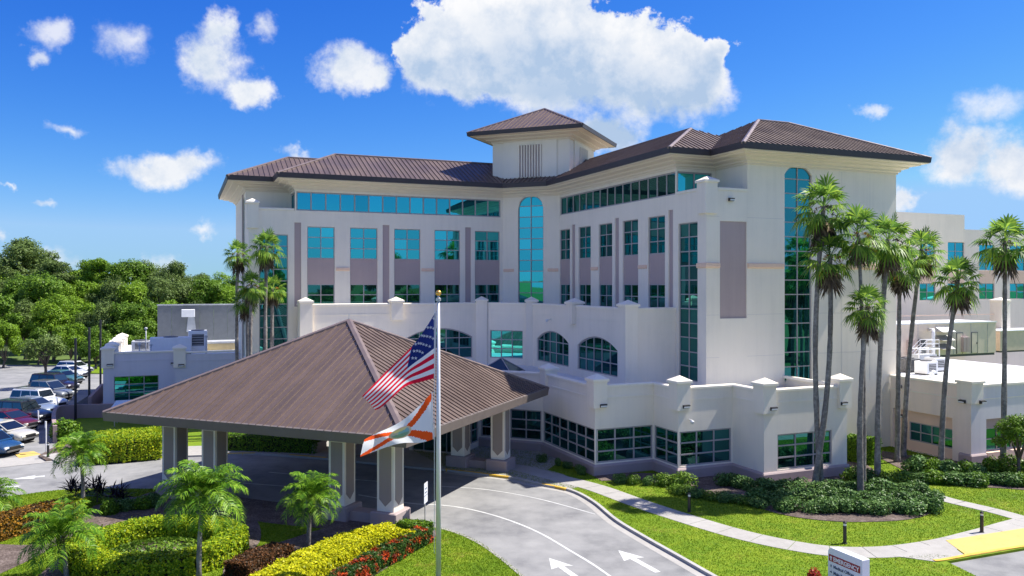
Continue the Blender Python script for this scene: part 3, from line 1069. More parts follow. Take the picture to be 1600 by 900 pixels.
# cornice and soffit follow the top floor wall
WPATH = [(-15.6, 45.2), (Lb, 45.2), (Lb, 30.85), (Lj, 30.85), (Lj, 27.35), (-4.15, 27.35), (0, 23.2), (0, 3.63), (3.5, 3.63), (3.5, 0), (17.7, 0), (17.7, 12.4)]
MB().add(*sweep_closed_prof(WPATH, [(-0.1, 20.98), (0.09, 20.98), (0.10, 21.10), (0.24, 21.16), (0.26, 21.28), (0.62, 21.40), (0.66, 21.50), (1.20, 21.58), (1.24, 21.66), (1.62, 21.70), (1.62, 21.80), (-0.1, 21.80)])).build('cornice', CREAM, hosp)
MB().add(*sweep_closed_prof(WPATH, [(1.56, 21.76), (OV, 21.76), (OV + 0.05, 22.20), (OV - 0.10, 22.20), (1.5, 21.86)])).build('fascia', FASCIA, hosp)
# the wall above the windows is cream under the eaves in a shallow frieze
# ---- roofs
def roofpart(polys, spacing, caps=(), m=None, solid_drop=0.05, name='roof', parent=None):
    B = MB()
    for p in polys:
        B.add([(x, y, z - solid_drop) for x, y, z in p], [tuple(range(len(p)))])
    o = B.build(name, m or ROOFM, parent or hosp)
    for p in polys:
        roof_face(o, p, spacing, m)
    for a, b in caps:
        hip_cap(o, a, b)
    return o


o_ = OV
hw = 6.0
zr = ZE + SL * hw
ra = -o_ + hw                       # ridge of the right wing
eb = 3.63 - o_                      # its end eave
ch = 23.2 - o_ * math.sqrt(2)       # chamfer eave: a + b = ch
cb_ = ch + o_                       # b where the chamfer eave meets the right wing eave
# where the chamfer plane meets the ridge height
rb = 23.2 + 0.41421 * ra
sp = 0.46
w_face = [(-o_, cb_, ZE), (-o_, eb, ZE), (ra, eb + hw, zr), (ra, rb, zr)]
end_face = [(-o_, eb, ZE), (-o_ + 2 * hw, eb, ZE), (ra, eb + hw, zr)]
e_face = [(-o_ + 2 * hw, eb, ZE), (-o_ + 2 * hw, 31.65 + hw, ZE), (ra, 31.65, zr), (ra, eb + hw, zr)]
roofpart([w_face, end_face], sp, [((-o_, eb, ZE), (ra, eb + hw, zr)), ((ra, eb + hw, zr), (ra, rb, zr))])
roofpart([e_face], 0.9)
M_ = lambda a, b: (b - 27.35, a + 27.35)
rlb = 27.35 + ra                    # ridge of the left wing (b)
ela = Lj - o_                       # end eave of the left wing
n_face = [(ela, 27.35 - o_, ZE), (M_(0, cb_)[0], 27.35 - o_, ZE), (M_(0, rb)[0], rlb, zr), (ela + hw, rlb, zr)]
lend = [(ela, 27.35 - o_ + 2 * hw, ZE), (ela, 27.35 - o_, ZE), (ela + hw, rlb, zr)]
nback = [(-o_ + 2 * hw, 27.35 - o_ + 2 * hw, ZE), (ela, 27.35 - o_ + 2 * hw, ZE), (ela + hw, rlb, zr), (ra, rlb, zr)]
roofpart([n_face, lend], sp, [((ela, 27.35 - o_, ZE), (ela + hw, rlb, zr)), ((ela + hw, rlb, zr), (M_(0, rb)[0], rlb, zr))])
roofpart([nback], 0.9)
cham = [(M_(0, cb_)[0], 27.35 - o_, ZE), (-o_, cb_, ZE), (ra, rb, zr), (M_(0, rb)[0], rlb, zr)]
roofpart([cham], sp)
MB().add([(ra, rb, zr - 0.02), (ra, rlb, zr - 0.02), (M_(0, rb)[0], rlb, zr - 0.02)], [(0, 1, 2)]).build('roof_deck', ROOFM, hosp)
# right end block
bx0, bx1, by0 = 3.5 - o_, 17.7 + o_, -o_
bh = 7.3
zb = ZE + SL * bh
by1 = by0 + 2 * bh
f1 = [(bx0, by0, ZE), (bx1, by0, ZE), (bx1 - bh, by0 + bh, zb), (bx0 + bh, by0 + bh, zb)]
f2 = [(bx0, by1, ZE), (bx0, by0, ZE), (bx0 + bh, by0 + bh, zb)]
f3 = [(bx1, by0, ZE), (bx1, by1, ZE), (bx1 - bh, by0 + bh, zb)]
f4 = [(bx1, by1, ZE), (bx0, by1, ZE), (bx0 + bh, by0 + bh, zb), (bx1 - bh, by0 + bh, zb)]
roofpart([f1, f2], sp, [((bx0, by0, ZE), (bx0 + bh, by0 + bh, zb)), ((bx0 + bh, by0 + bh, zb), (bx1 - bh, by0 + bh, zb)), ((bx1 - bh, by0 + bh, zb), (bx1, by0, ZE))])
roofpart([f3, f4], 0.9)
# left end block
lx0, ly0, ly1 = Lb - o_, 30.85 - o_, 45.2 + o_
lh = 5.9
zl = ZE + SL * lh
g1 = [(lx0, ly0, ZE), (lx0 + 2 * lh + 3, ly0, ZE), (lx0 + lh + 3, ly0 + lh, zl), (lx0 + lh, ly0 + lh, zl)]
g2 = [(lx0, ly1, ZE), (lx0, ly0, ZE), (lx0 + lh, ly0 + lh, zl), (lx0 + lh, ly1 - lh, zl)]
g3 = [(lx0 + 2 * lh + 3, ly1, ZE), (lx0, ly1, ZE), (lx0 + lh, ly1 - lh, zl), (lx0 + lh + 3, ly1 - lh, zl)]
g4 = [(lx0 + 2 * lh + 3, ly0, ZE), (lx0 + 2 * lh + 3, ly1, ZE), (lx0 + lh + 3, ly1 - lh, zl), (lx0 + lh + 3, ly0 + lh, zl)]
roofpart([g1, g2], sp, [((lx0, ly0, ZE), (lx0 + lh, ly0 + lh, zl)), ((lx0 + lh, ly0 + lh, zl), (lx0 + lh + 3, ly0 + lh, zl))])
roofpart([g3, g4], 0.9)
# ---- cupola, turned to the diagonal
bb = 4.0
CUPC = (-2.07 + 3.92 / math.sqrt(2), 25.27 + 3.92 / math.sqrt(2))
CR = R(45)               # p axis of the cupola = building axes turned by 45 degrees
cu = MB()
cu.box(-bb, bb, -bb, bb, 22.6, 26.9)
# recessed corner piers: frame the middle of each face with a proud field
for s in (-1, 1):
    cu.box(-bb + 1.25, bb - 1.25, s * bb - 0.12 if s > 0 else -bb - 0.12, s * bb + 0.12 if s > 0 else -bb + 0.12, 22.6, 26.6)
    cu.box(s * bb - 0.12, s * bb + 0.12, -bb + 1.25, bb - 1.25, 22.6, 26.6)
cupola = cu.build('cupola', WALL2, hosp, (CUPC[0], CUPC[1], 0), CR)
# louvre on each visible side: recess frame and upright fins
for k, ang in enumerate((R(-90), R(-180), R(0), R(90))):
    lv = MB()
    lv.box(-1.2, 1.2, -0.02, 0.02, 22.9, 26.0)
    lo = lv.build('louvre', TAUPE, cupola, (math.cos(ang) * (bb + 0.11), math.sin(ang) * (bb + 0.11), 0), ang + R(90))
    for i in range(9):
        x = -1.12 + 2.24 * i / 8
        MB().box(x - 0.055, x + 0.055, -0.16, 0.0, 22.9, 26.0).build('louvre_slat', WALL2, lo)
sq4 = [(-bb, -bb), (bb, -bb), (bb, bb), (-bb, bb)]
ce = 5.9
MB().add(*sweep_closed_prof(sq4, [(-0.05, 26.35), (0.12, 26.35), (0.14, 26.5), (0.5, 26.62), (0.55, 26.72), (1.2, 26.82), (1.25, 26.92), (1.82, 26.98), (1.82, 27.06), (-0.05, 27.06)], True)).build('cupola_cornice', CREAM, cupola)
MB().add(*sweep_closed_prof(sq4, [(1.80, 26.96), (1.9, 26.96), (1.95, 27.34), (1.8, 27.34)], True)).build('cupola_fascia', FASCIA, cupola)
za = 27.25 + 3.05
apex = (0, 0, za)
cs = [(-ce, -ce, 27.25), (ce, -ce, 27.25), (ce, ce, 27.25), (-ce, ce, 27.25)]
cr_ = MB()
for i in range(4):
    cr_.add([(*cs[i][:2], cs[i][2] - 0.05), (*cs[(i + 1) % 4][:2], cs[(i + 1) % 4][2] - 0.05), (0, 0, za - 0.05)], [(0, 1, 2)])
cro = cr_.build('cupola_roof', ROOFM, hosp, (CUPC[0], CUPC[1], 0), CR)
for i in range(4):
    roof_face(cro, [cs[i], cs[(i + 1) % 4], apex], 0.46)
    hip_cap(cro, cs[i], apex, w=0.12)

# ---- second floor ring in front of the tower
RING = [(-23.9, 27.2), (-23.9, 24.07), (-7.6, 24.07), (-4.15, 20.62), (-4.15, 3.67), (-0.02, 3.67)]
ZR = 10.62
def rwall(P0, P1, holes=()):
    return hwall(P0, P1, 4.6, ZR, holes)


rwall(RING[0], RING[1])
lw = [(16.3 - 15.3 + 0.0, 16.3 - 15.3 + 6.3), (16.3 - 7.2, 16.3 - 0.9)]
rwall(RING[1], RING[2], [(a, b, 5.7, 8.5) for a, b in lw])
for a, b in lw:
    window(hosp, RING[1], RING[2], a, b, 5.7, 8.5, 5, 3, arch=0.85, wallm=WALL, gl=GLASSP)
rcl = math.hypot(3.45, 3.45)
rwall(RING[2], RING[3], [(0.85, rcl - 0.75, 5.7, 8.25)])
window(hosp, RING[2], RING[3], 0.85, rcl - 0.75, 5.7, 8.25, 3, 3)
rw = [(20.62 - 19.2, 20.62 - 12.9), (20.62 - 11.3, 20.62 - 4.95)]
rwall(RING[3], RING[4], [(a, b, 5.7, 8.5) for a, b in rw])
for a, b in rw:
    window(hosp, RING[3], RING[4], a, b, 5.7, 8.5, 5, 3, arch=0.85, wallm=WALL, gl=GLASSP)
rwall(RING[4], RING[5])
MB().add(*sweep_closed_prof(RING, [(-0.35, ZR + 0.003), (0.08, ZR + 0.003), (0.08, ZR + 0.14), (0.02, ZR + 0.19), (-0.35, ZR + 0.19)])).build('coping', WALL2, hosp)
MB().add(*sweep_closed_prof(RING, [(-0.01, ZR - 0.82), (0.035, ZR - 0.82), (0.035, ZR - 0.74), (-0.01, ZR - 0.74)])).build('string_course', WALL2, hosp)
MB().prism([(-23.6, 27.3), (-23.6, 24.4), (-7.5, 24.4), (-3.85, 20.75), (-3.85, 4.0), (-0.03, 4.0), (-0.03, 23.2), (-4.17, 27.3)], 9.9, 10.05).build('ring_roof', MEMB, hosp)
for (x, y, r_) in ((-23.6, 24.35, 0), (-15.7, 24.2, 0), (-7.55, 24.2, R(-22.5)), (-4.05, 20.6, R(-22.5)), (-4.0, 12.1, 0), (-3.85, 3.97, 0)):
    pier(hosp, x, y, 9.3 if r_ == 0 and x not in (-23.6, -3.85) else 4.7, ZR + 0.28, 1.05, r_)

# ---- ground floor podium
ZP = 5.72
A_, B_, C_, D_, E_, F_ = (-8.5, 0.33), (-4.05, 0.33), (-4.05, -2.6), (0.19, -2.6), (0.19, -5.7), (6.97, -5.7)
P_, Q_ = (-8.5, 8.5), (-12.18, 12.18)
Pm, Qm = (-18.85, 18.85), (-15.17, 15.17)
POD = [(-27.0, 27.2), (-27.0, 18.85), Pm, Qm, Q_, P_, A_, B_, C_, D_, E_, F_, (6.97, -0.02)]
ws, wt = 0.78, 3.02
wins = {(P_, A_): (0.10, 8.07, 6), (A_, B_): (0.10, 4.40, 3), (B_, C_): (0.10, 2.83, 2), (C_, D_): (0.10, 4.14, 3), (E_, F_): (1.05, 5.5, 3), (Q_, P_): (0.12, 5.1, 4), (Pm, Qm): (0.12, 5.1, 4)}
for a, b in zip(POD[:-1], POD[1:]):
    w = wins.get((a, b))
    if (a, b) == (Qm, Q_):
        hwall(a, b, 3.3, ZP)
        continue
    hwall(a, b, 0, ZP, [(w[0], w[1], ws, wt)] if w else [])
    if w:
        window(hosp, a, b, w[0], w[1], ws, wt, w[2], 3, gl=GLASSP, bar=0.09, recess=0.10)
MB().add(*sweep_closed_prof(POD, [(-0.3, ZP + 0.003), (0.08, ZP + 0.003), (0.08, ZP + 0.13), (0.02, ZP + 0.18), (-0.3, ZP + 0.18)])).build('coping', WALL2, hosp)
MB().add(*sweep_closed_prof(POD, [(-0.01, ZP - 0.72), (0.04, ZP - 0.72), (0.04, ZP - 0.62), (-0.01, ZP - 0.62)])).build('string_course', WALL2, hosp)
PLP = [(-0.01, -0.25), (0.16, -0.25), (0.16, 0.58), (0.10, 0.66), (0.05, 0.70), (-0.01, 0.70)]
for pth in (POD[:4], POD[4:]):
    MB().add(*sweep_closed_prof(pth, PLP)).build('plinth', PLINTH, hosp)
MB().prism([(-26.8, 27.3), (-26.8, 19.1), (-18.7, 19.1), (-8.3, 8.7), (-8.3, 0.55), (-3.85, 0.55), (-3.85, -2.4), (0.4, -2.4), (0.4, -5.5), (6.75, -5.5), (6.75, -0.03), (-0.03, -0.03), (-0.03, 23.2), (-4.17, 27.3)], 4.95, 5.12).build('podium_roof', MEMB, hosp)
for (x, y) in ((-8.2, 8.1), (-8.2, 0.62), (-3.75, -2.3), (0.49, -5.4), (6.67, -5.4), (-26.7, 19.15), (-19.1, 19.15)):
    pier(hosp, x, y, 4.4, ZP + 0.42, 1.0)
# vestibule with glass doors under the canopy
vx = Vector((-1, -1, 0)).normalized() * 3.4
V1, V2 = (Qm[0] + vx.x, Qm[1] + vx.y), (Q_[0] + vx.x, Q_[1] + vx.y)
hwall(Qm, V1, 0, 3.9, [(0.1, 3.3, 0.4, 3.3)])
window(hosp, Qm, V1, 0.1, 3.3, 0.4, 3.3, 3, 3, gl=GLASSD)
hwall(V2, Q_, 0, 3.9, [(0.1, 3.3, 0.4, 3.3)])
window(hosp, V2, Q_, 0.1, 3.3, 0.4, 3.3, 3, 3, gl=GLASSD)
vl = math.hypot(V2[0] - V1[0], V2[1] - V1[1])
hwall(V1, V2, 0, 3.9, [(0.2, vl - 0.2, 0.02, 3.3)])
window(hosp, V1, V2, 0.2, vl - 0.2, 0.02, 3.3, 4, 1, gl=GLASSD, name='sliding_door')
MB().prism([Qm, V1, V2, Q_], 3.905, 4.0).build('vestibule_roof', MEMB, hosp)
# skylight on the podium roof
skl = MB().box(-1.5, 1.5, -1.5, 1.5, 5.12, 5.45)
so = skl.build('skylight', FRAME, hosp, (-9.4, 14.6, 0), R(45))
for i in range(4):
    q4 = [(-1.42, -1.42), (1.42, -1.42), (1.42, 1.42), (-1.42, 1.42)]
    a, b = q4[i], q4[(i + 1) % 4]
    MB().add([(*a, 5.45), (*b, 5.45), (0, 0, 6.5)], [(0, 1, 2)]).build('pane', SKYG, so)
    MB().tube([(*a, 5.46), (0, 0, 6.52)], 0.04, 6).build('glazing_bar', FRAME, so)
# wall lights, cameras
def wall_light(parent, x, y, z, rz, w=0.34):
    B = MB()
    B.add([(-w / 2, 0, 0), (w / 2, 0, 0), (w / 2, 0, 0.24), (-w / 2, 0, 0.24), (-w / 2, -0.16, 0.0), (w / 2, -0.16, 0.0), (w / 2, -0.24, 0.20), (-w / 2, -0.24, 0.20)],
          [(0, 1, 2, 3), (4, 7, 6, 5), (0, 4, 5, 1), (3, 2, 6, 7), (0, 3, 7, 4), (1, 5, 6, 2)])
    o = B.build('wall_light', BLACKM, parent, (x, y, z), rz)
    MB().box(-w / 2 + 0.03, w / 2 - 0.03, -0.245, -0.17, 0.03, 0.13).build('lens', LAMP, o)
    return o


wall_light(hosp, -8.0, 0.25, 4.45, 0, 0.5)
wall_light(hosp, -3.6, -2.70, 4.55, 0, 0.5)
wall_light(hosp, 0.75, -5.8, 4.6, 0, 0.5)
wall_light(hosp, 6.5, -5.8, 4.6, 0, 0.5)
wall_light(hosp, 2.0, -0.06, 18.3, 0, 0.4)
for (x, y, z, rz) in ((-3.3, -2.68, 3.7, 0), (-4.2, 16.2, 9.4, R(-90))):
    B = MB()
    B.lathe([(0.0, -0.16), (0.10, -0.12), (0.13, 0.0), (0.13, 0.06), (0.0, 0.08)], 12, (0, -0.35, 0))
    B.box(-0.03, 0.03, -0.35, 0.0, 0.06, 0.12)
    B.build('security_camera', WHITEM, hosp, (x, y, z), rz, True)
# downpipe and vents on the left block
MB().tube([(Lb - 0.12, 33.2, 5), (Lb - 0.12, 33.2, 20.9)], 0.07, 8).build('downpipe', TAUPE, hosp)
# ------------------------------------------------------------------ entrance canopy
CRZ = math.atan2(PV[1], PV[0]) - R(90)      # local y = away from the camera along PV, local x = to the right of it
can = tag(empty('entrance_canopy', (C0[0], C0[1], 0), CRZ), 'drive-through entrance canopy with pyramid brown metal roof on square columns', 'canopy')
hc = 10.0
ze, zap = 5.08, 10.15
cc = [(-hc, -hc, ze), (hc, -hc, ze), (hc, hc, ze), (-hc, hc, ze)]
ap = (0, 0, zap)
B = MB()
for i in range(4):
    a, b = cc[i], cc[(i + 1) % 4]
    B.add([(a[0], a[1], a[2] - 0.05), (b[0], b[1], b[2] - 0.05), (0, 0, zap - 0.05)], [(0, 1, 2)])
cro = B.build('roof', ROOFM, can)
for i in range(4):
    roof_face(cro, [cc[i], cc[(i + 1) % 4], ap], 0.475, rib=0.055)
    hip_cap(cro, cc[i], ap, w=0.20, h=0.10)
MB().tube([(0, 0, zap), (0, 0, zap + 0.45)], [0.03, 0.015], 6).build('finial', METAL, cro)
sq = [(-hc, -hc), (hc, -hc), (hc, hc), (-hc, hc)]
MB().add(*sweep_closed_prof(sq, [(-0.25, 4.62), (0.0, 4.62), (0.06, 5.12), (-0.08, 5.16)], True)).build('fascia', mat('canopy_fascia', (0.16, 0.13, 0.115), 0.5, 0.1), can)
MB().prism(sq, 4.63, 4.70).build('soffit', mat('soffit_paint', (0.22, 0.20, 0.18), 0.8, 0.1), can)
bi = 8.15
MB().add(*sweep_closed_prof([(-bi, -bi), (bi, -bi), (bi, bi), (-bi, bi)], [(-1.1, 4.25), (0.15, 4.25), (0.15, 4.625), (-1.1, 4.625)], True)).build('beam', CREAM, can)
CW = 0.5


def column(x, y):
    o = MB().box(-CW, CW, -CW, CW, 0.72, 4.26).build('column', WALL2, can, (x, y, 0))
    MB().cbox(-CW - 0.28, CW + 0.28, -CW - 0.28, CW + 0.28, -0.25, 0.74, 0.05).build('column_base', PLINTH, o)
    for k in range(4):
        an = R(90) * k
        pan = [(-0.36, 4.10), (-0.36, 1.35), (0.0, 1.0), (0.36, 1.35), (0.36, 4.10)]
        MB().xprism(pan, -CW - 0.018, -CW + 0.02).build('column_panel', COLTAUPE, o, (0, 0, 0), an)


for (p, q) in ((-7.4, -7.55), (-7.4, -4.55), (-7.4, 4.2), (-7.4, 7.2), (6.1, -8.0), (6.1, -5.0), (6.1, 4.2), (6.1, 7.4)):
    column(-q, p)
for (p, q0, q1) in ((-7.4, -7.5, -4.6), (-7.4, 4.3, 7.1), (6.1, -7.9, -5.1)):
    MB().box(-q1, -q0, p - 0.42, p + 0.42, -0.25, 0.52).build('low_wall', PLINTH, can)

# ------------------------------------------------------------------ building on the right
cl = tag(empty('clinic_building', (K0[0], K0[1], 0), TH), 'pale pink clinic wing with taller block behind, right of the tower', 'building')
def cwall(P0, P1, z0, z1, holes=(), m=None, **k):
    return facade(cl, P0, P1, z0, z1, list(holes), m or WALL2, **k)


def x_on(P0, d, px):     # distance from P0 (building frame) along d where the photograph's column px meets that wall
    t = (px - 800) / 1250
    wx = K0[0] + P0[0] * CQ - P0[1] * SQ; wy = K0[1] + P0[0] * SQ + P0[1] * CQ
    dx = d[0] * CQ - d[1] * SQ; dy = d[0] * SQ + d[1] * CQ
    return (t * wy - wx) / (dx - t * dy)


k0, k1 = (17.07, -0.02), (17.07, -6.86)
PKW = stucco('cream_pink_paint', (0.93, 0.77, 0.64))
ZC = 5.35
xa, xb = x_on(k0, (0, -1), 1417), x_on(k0, (0, -1), 1488)
cwall(k0, k1, 3.0, ZC, [], PKW)
Lk1 = 6.84
xr0 = x_on(k0, (0, -1), 1368.5)
cwall(k0, k1, 0, 3.0, [(0.25, xb, 0, 3.0)], PKW, depth=0.35)
rz = R(-90)
# recessed peach field with strip window and a door
fr = MB()
dx0, dx1 = x_on(k0, (0, -1), 1386), x_on(k0, (0, -1), 1397)
facade(cl, (17.35, -0.02), (17.35, -6.86), 0, 3.0, [(xa, xb, 0.75, 2.15), (dx0, dx1, 0.0, 2.1)], PEACH, depth=0.2)
window(cl, (17.35, -0.02), (17.35, -6.86), xa, xb, 0.75, 2.15, 4, 2, gl=GLASSD, recess=0.06)
MB().box(dx0, dx1, 0.05, 0.1, 0, 2.1).build('door', PEACH, cl, (17.35, -0.02, 0), rz)
wall_light(cl, 17.33, -(dx0 + dx1) / 2 - 0.9, 2.35, rz)
wall_light(cl, 17.0, -1.0, 4.6, rz, 0.3)
m0, m1 = (17.07, -6.86), (34, -6.86)
wa = x_on(m0, (1, 0), 1541)
cwall(m0, m1, 0, ZC, [(wa, wa + 7.5, 0.0, 3.05)], stucco('lilac_wall_paint', (0.78, 0.72, 0.70)), depth=0.35)
facade(cl, (17.07, -6.55), (34, -6.55), 0, 3.05, [(wa + 0.01, wa + 7.5, 0.75, 2.35)], TAUPE, depth=0.2)
window(cl, (17.07, -6.55), (34, -6.55), wa + 0.01, wa + 7.5, 0.75, 2.35, 5, 2, gl=GLASSD, recess=0.06)
CPATH = [(17.07, -0.03), (17.07, -6.86), (34, -6.86)]
MB().add(*sweep_closed_prof(CPATH, [(-0.3, ZC + 0.003), (0.08, ZC + 0.003), (0.08, ZC + 0.14), (0.02, ZC + 0.18), (-0.3, ZC + 0.18)])).build('coping', WALL2, cl)
MB().add(*sweep_closed_prof(CPATH, [(-0.01, ZC - 0.9), (0.03, ZC - 0.9), (0.03, ZC - 0.84), (-0.01, ZC - 0.84)])).build('string_course', WALL2, cl)
MB().add(*sweep_closed_prof([(17.07, -6.0), (17.07, -6.86), (17.07 + wa - 0.1, -6.86)], PLP)).build('plinth', PLINTH, cl)
MB().box(17.07 + wa, 17.07 + wa + 8, -7.0, -6.5, 0.0, 0.72).build('plinth', PEACH, cl)
pier(cl, 17.55, -6.4, 4.2, ZC + 0.25, 1.15)
wall_light(cl, 17.0, -6.3, 4.2, rz, 0.45)
wall_light(cl, 17.9, -7.0, 4.2, 0, 0.45)
wall_light(cl, 23.4, -6.95, 4.3, 0, 0.4)
MB().prism([(17.3, 0), (17.3, -6.6), (40, -6.6), (40, 22), (17.72, 22), (17.72, 0)], 4.6, 4.75).build('low_roof', MEMB, cl)
# upper block behind
u0, u1 = (17.75, 24.5), (31.3, 24.5)
hu = [(x_on(u0, (1, 0), a), x_on(u0, (1, 0), b)) for a, b in ((1437, 1462), (1481, 1507))]
ZU = 21.1
UPW = stucco('sunlit_pink_paint', (0.96, 0.82, 0.68))  # pink wall colour brightened to carry the look of sunlight
holes = []
for a, b in hu:
    holes += [(a, b, 14.3, 17.7), (a, b, 10.5, 12.6)]
cwall(u0, u1, 0, ZU, holes, UPW)
for a, b in hu:
    window(cl, u0, u1, a, b, 14.3, 17.7, 2, 3)
    window(cl, u0, u1, a, b, 10.5, 12.6, 2, 2)
    MB().box(a, b, -0.012, 0.1, 12.65, 14.25).build('spandrel_panel', PEACH, cl, (u0[0], u0[1], 0))
x1u = 31.3
cwall((x1u, 24.5), (x1u, 27.5), 0, ZU - 1.2)
n0, n1 = (x1u, 27.5), (58, 27.5)
hn = [(x_on(n0, (1, 0), a), x_on(n0, (1, 0), b)) for a, b in ((1530, 1554), (1578, 1602), (1626, 1650))]
holes = []
for a, b in hn:
    holes += [(a, b, 14.3, 17.7), (a, b, 10.5, 12.6)]
cwall(n0, n1, 0, ZU - 1.5, holes, UPW)
for a, b in hn:
    window(cl, n0, n1, a, b, 14.3, 17.7, 2, 3)
    window(cl, n0, n1, a, b, 10.5, 12.6, 2, 2)
    MB().box(a, b, -0.012, 0.1, 12.65, 14.25).build('spandrel_panel', PEACH, cl, (n0[0], n0[1], 0))
for pth, z in (([(17.8, 24.5), (x1u, 24.5), (x1u, 27.4)], ZU), ([(x1u + 0.02, 27.5), (58, 27.5)], ZU - 1.5)):
    MB().add(*sweep_closed_prof(pth, [(-0.4, z + 0.003), (0.12, z + 0.003), (0.12, z + 0.18), (0.03, z + 0.24), (-0.4, z + 0.24)])).build('coping', WALL2, cl)
    MB().add(*sweep_closed_prof(pth, [(-0.01, z - 1.75), (0.10, z - 1.75), (0.22, z - 1.5), (0.22, z - 1.38), (-0.01, z - 1.38)])).build('cornice', WALL2, cl)
    MB().add(*sweep_closed_prof(pth, [(-0.01, 13.6), (0.10, 13.6), (0.14, 13.9), (-0.01, 13.95)])).build('moulding', WALL2, cl)
MB().box(17.8, 30.9, 24.9, 40, ZU - 0.6, ZU - 0.4).build('upper_roof', MEMB, cl)
MB().box(31, 58, 27.9, 45, ZU - 2.1, ZU - 1.9).build('upper_roof', MEMB, cl)
pier(cl, 31.0, 24.8, ZU - 0.8, ZU + 0.3, 0.9)
# peach second floor in front of it
s0, s1 = (17.75, 20.2), (38, 20.2)
PEACHW = stucco('sunlit_peach_paint', (0.95, 0.64, 0.40))  # peach paint made warmer and brighter, grazing sun put into the colour
cwall(s0, s1, 4.6, 10.1, [], PEACHW)
sx = x_on(s0, (1, 0), 1562)
MB().box(sx, 40.2, -0.25, 0.2, 4.6, 10.35).build('wall', WALL2, cl, (s0[0], s0[1], 0))
MB().add(*sweep_closed_prof([s0, s1], [(-0.3, 10.103), (0.06, 10.103), (0.06, 10.24), (-0.3, 10.24)])).build('coping', WALL2, cl)
MB().add(*sweep_closed_prof([(17.8, 20.2), (17.8 + sx - 0.1, 20.2)], [(-0.01, 8.9), (0.03, 8.9), (0.03, 8.97), (-0.01, 8.97)])).build('string_course', PEACH, cl)
pier(cl, 17.75 + sx - 0.2, 20.0, 4.7, 10.45, 1.5)
MB().box(17.8, 38, 20.5, 24.4, 9.5, 9.6).build('ring_roof', MEMB, cl)
# rooftop plant: khaki equipment house with doors, hoods, stair and pipes
e0 = x_on((17.72, 15.0), (1, 0), 1430)
ke = tag(empty('rooftop_plant', (K0[0], K0[1], 4.75), TH), 'khaki metal rooftop equipment house with louvre hoods on the low white roof', 'equipment')
kx0 = 17.9
kx1 = 17.72 + x_on((17.72, 15.0), (1, 0), 1556)
MB().box(kx0, kx1, 15.0, 19.6, 0.25, 3.55).build('housing', KHAKI, ke)
MB().box(kx0 - 0.1, kx1 + 0.1, 14.9, 19.7, 3.55, 3.68).build('housing_roof', WHITEM, ke)
MB().box(kx0 + 0.1, kx1 - 0.1, 15.1, 19.5, 0.0, 0.25).build('base_frame', DGREY, ke)
nseg = 12
for i in range(nseg):
    x = kx0 + (kx1 - kx0) * (i + 0.5) / nseg
    MB().box(x - 0.02, x + 0.02, 14.96, 15.0, 0.3, 3.5).build('panel_seam', LGREY, ke)
for px in (1522, 1499):
    xd = 17.72 + x_on((17.72, 15.0), (1, 0), px)
    d = MB().box(xd - 0.42, xd + 0.42, 14.93, 15.0, 0.35, 2.5).build('door', KHAKI, ke)
    MB().box(xd - 0.47, xd - 0.42, 14.92, 15.0, 0.3, 2.55).box(xd + 0.42, xd + 0.47, 14.92, 15.0, 0.3, 2.55).box(xd - 0.47, xd + 0.47, 14.92, 15.0, 2.5, 2.56).build('door_frame', DGREY, d)
    MB().box(xd + 0.28, xd + 0.33, 14.86, 14.93, 1.3, 1.45).build('handle', BLACKM, d)
xh = 17.72 + x_on((17.72, 15.0), (1, 0), 1471)
for i, z in enumerate((2.75, 1.85, 0.95)):
    B = MB()
    w, dp = 0.95, 0.95
    B.add([(xh - w, 15, z + 0.5), (xh + w, 15, z + 0.5), (xh + w, 15 - dp, z), (xh - w, 15 - dp, z), (xh - w, 15, z), (xh + w, 15, z)],
          [(0, 1, 2, 3), (1, 5, 2), (0, 3, 4), (3, 2, 5, 4)])
    B.build('intake_hood', METAL if i == 0 else mat('hood_metal', (0.30, 0.29, 0.27), 0.5, 0.1, metal=0.3), ke)
xp = 17.72 + x_on((17.72, 15.0), (1, 0), 1440)
MB().tube([(xp, 13.6, 0.3), (xp, 13.6, 2.7), (xp + 0.15, 13.7, 2.95), (xp + 0.7, 14.2, 3.0), (xp + 1.0, 15, 3.0)], 0.17, 10).build('duct', WHITEM, ke, smooth=True)
for i in range(2):
    xq = 17.72 + x_on((17.72, 15.0), (1, 0), 1420 + 17 * i)
    MB().cbox(xq - 0.3, xq + 0.3, 14.5, 15.0, 0.4, 2.0, 0.03).build('electrical_cabinet', DGREY if i else TAUPE, ke)
for px in (1503, 1508):
    xq = 17.72 + x_on((17.72, 15.0), (1, 0), px)
    MB().cbox(xq - 0.22, xq + 0.22, 14.6, 14.95, 0.5, 2.1, 0.02).build('electrical_cabinet', TAUPE, ke)
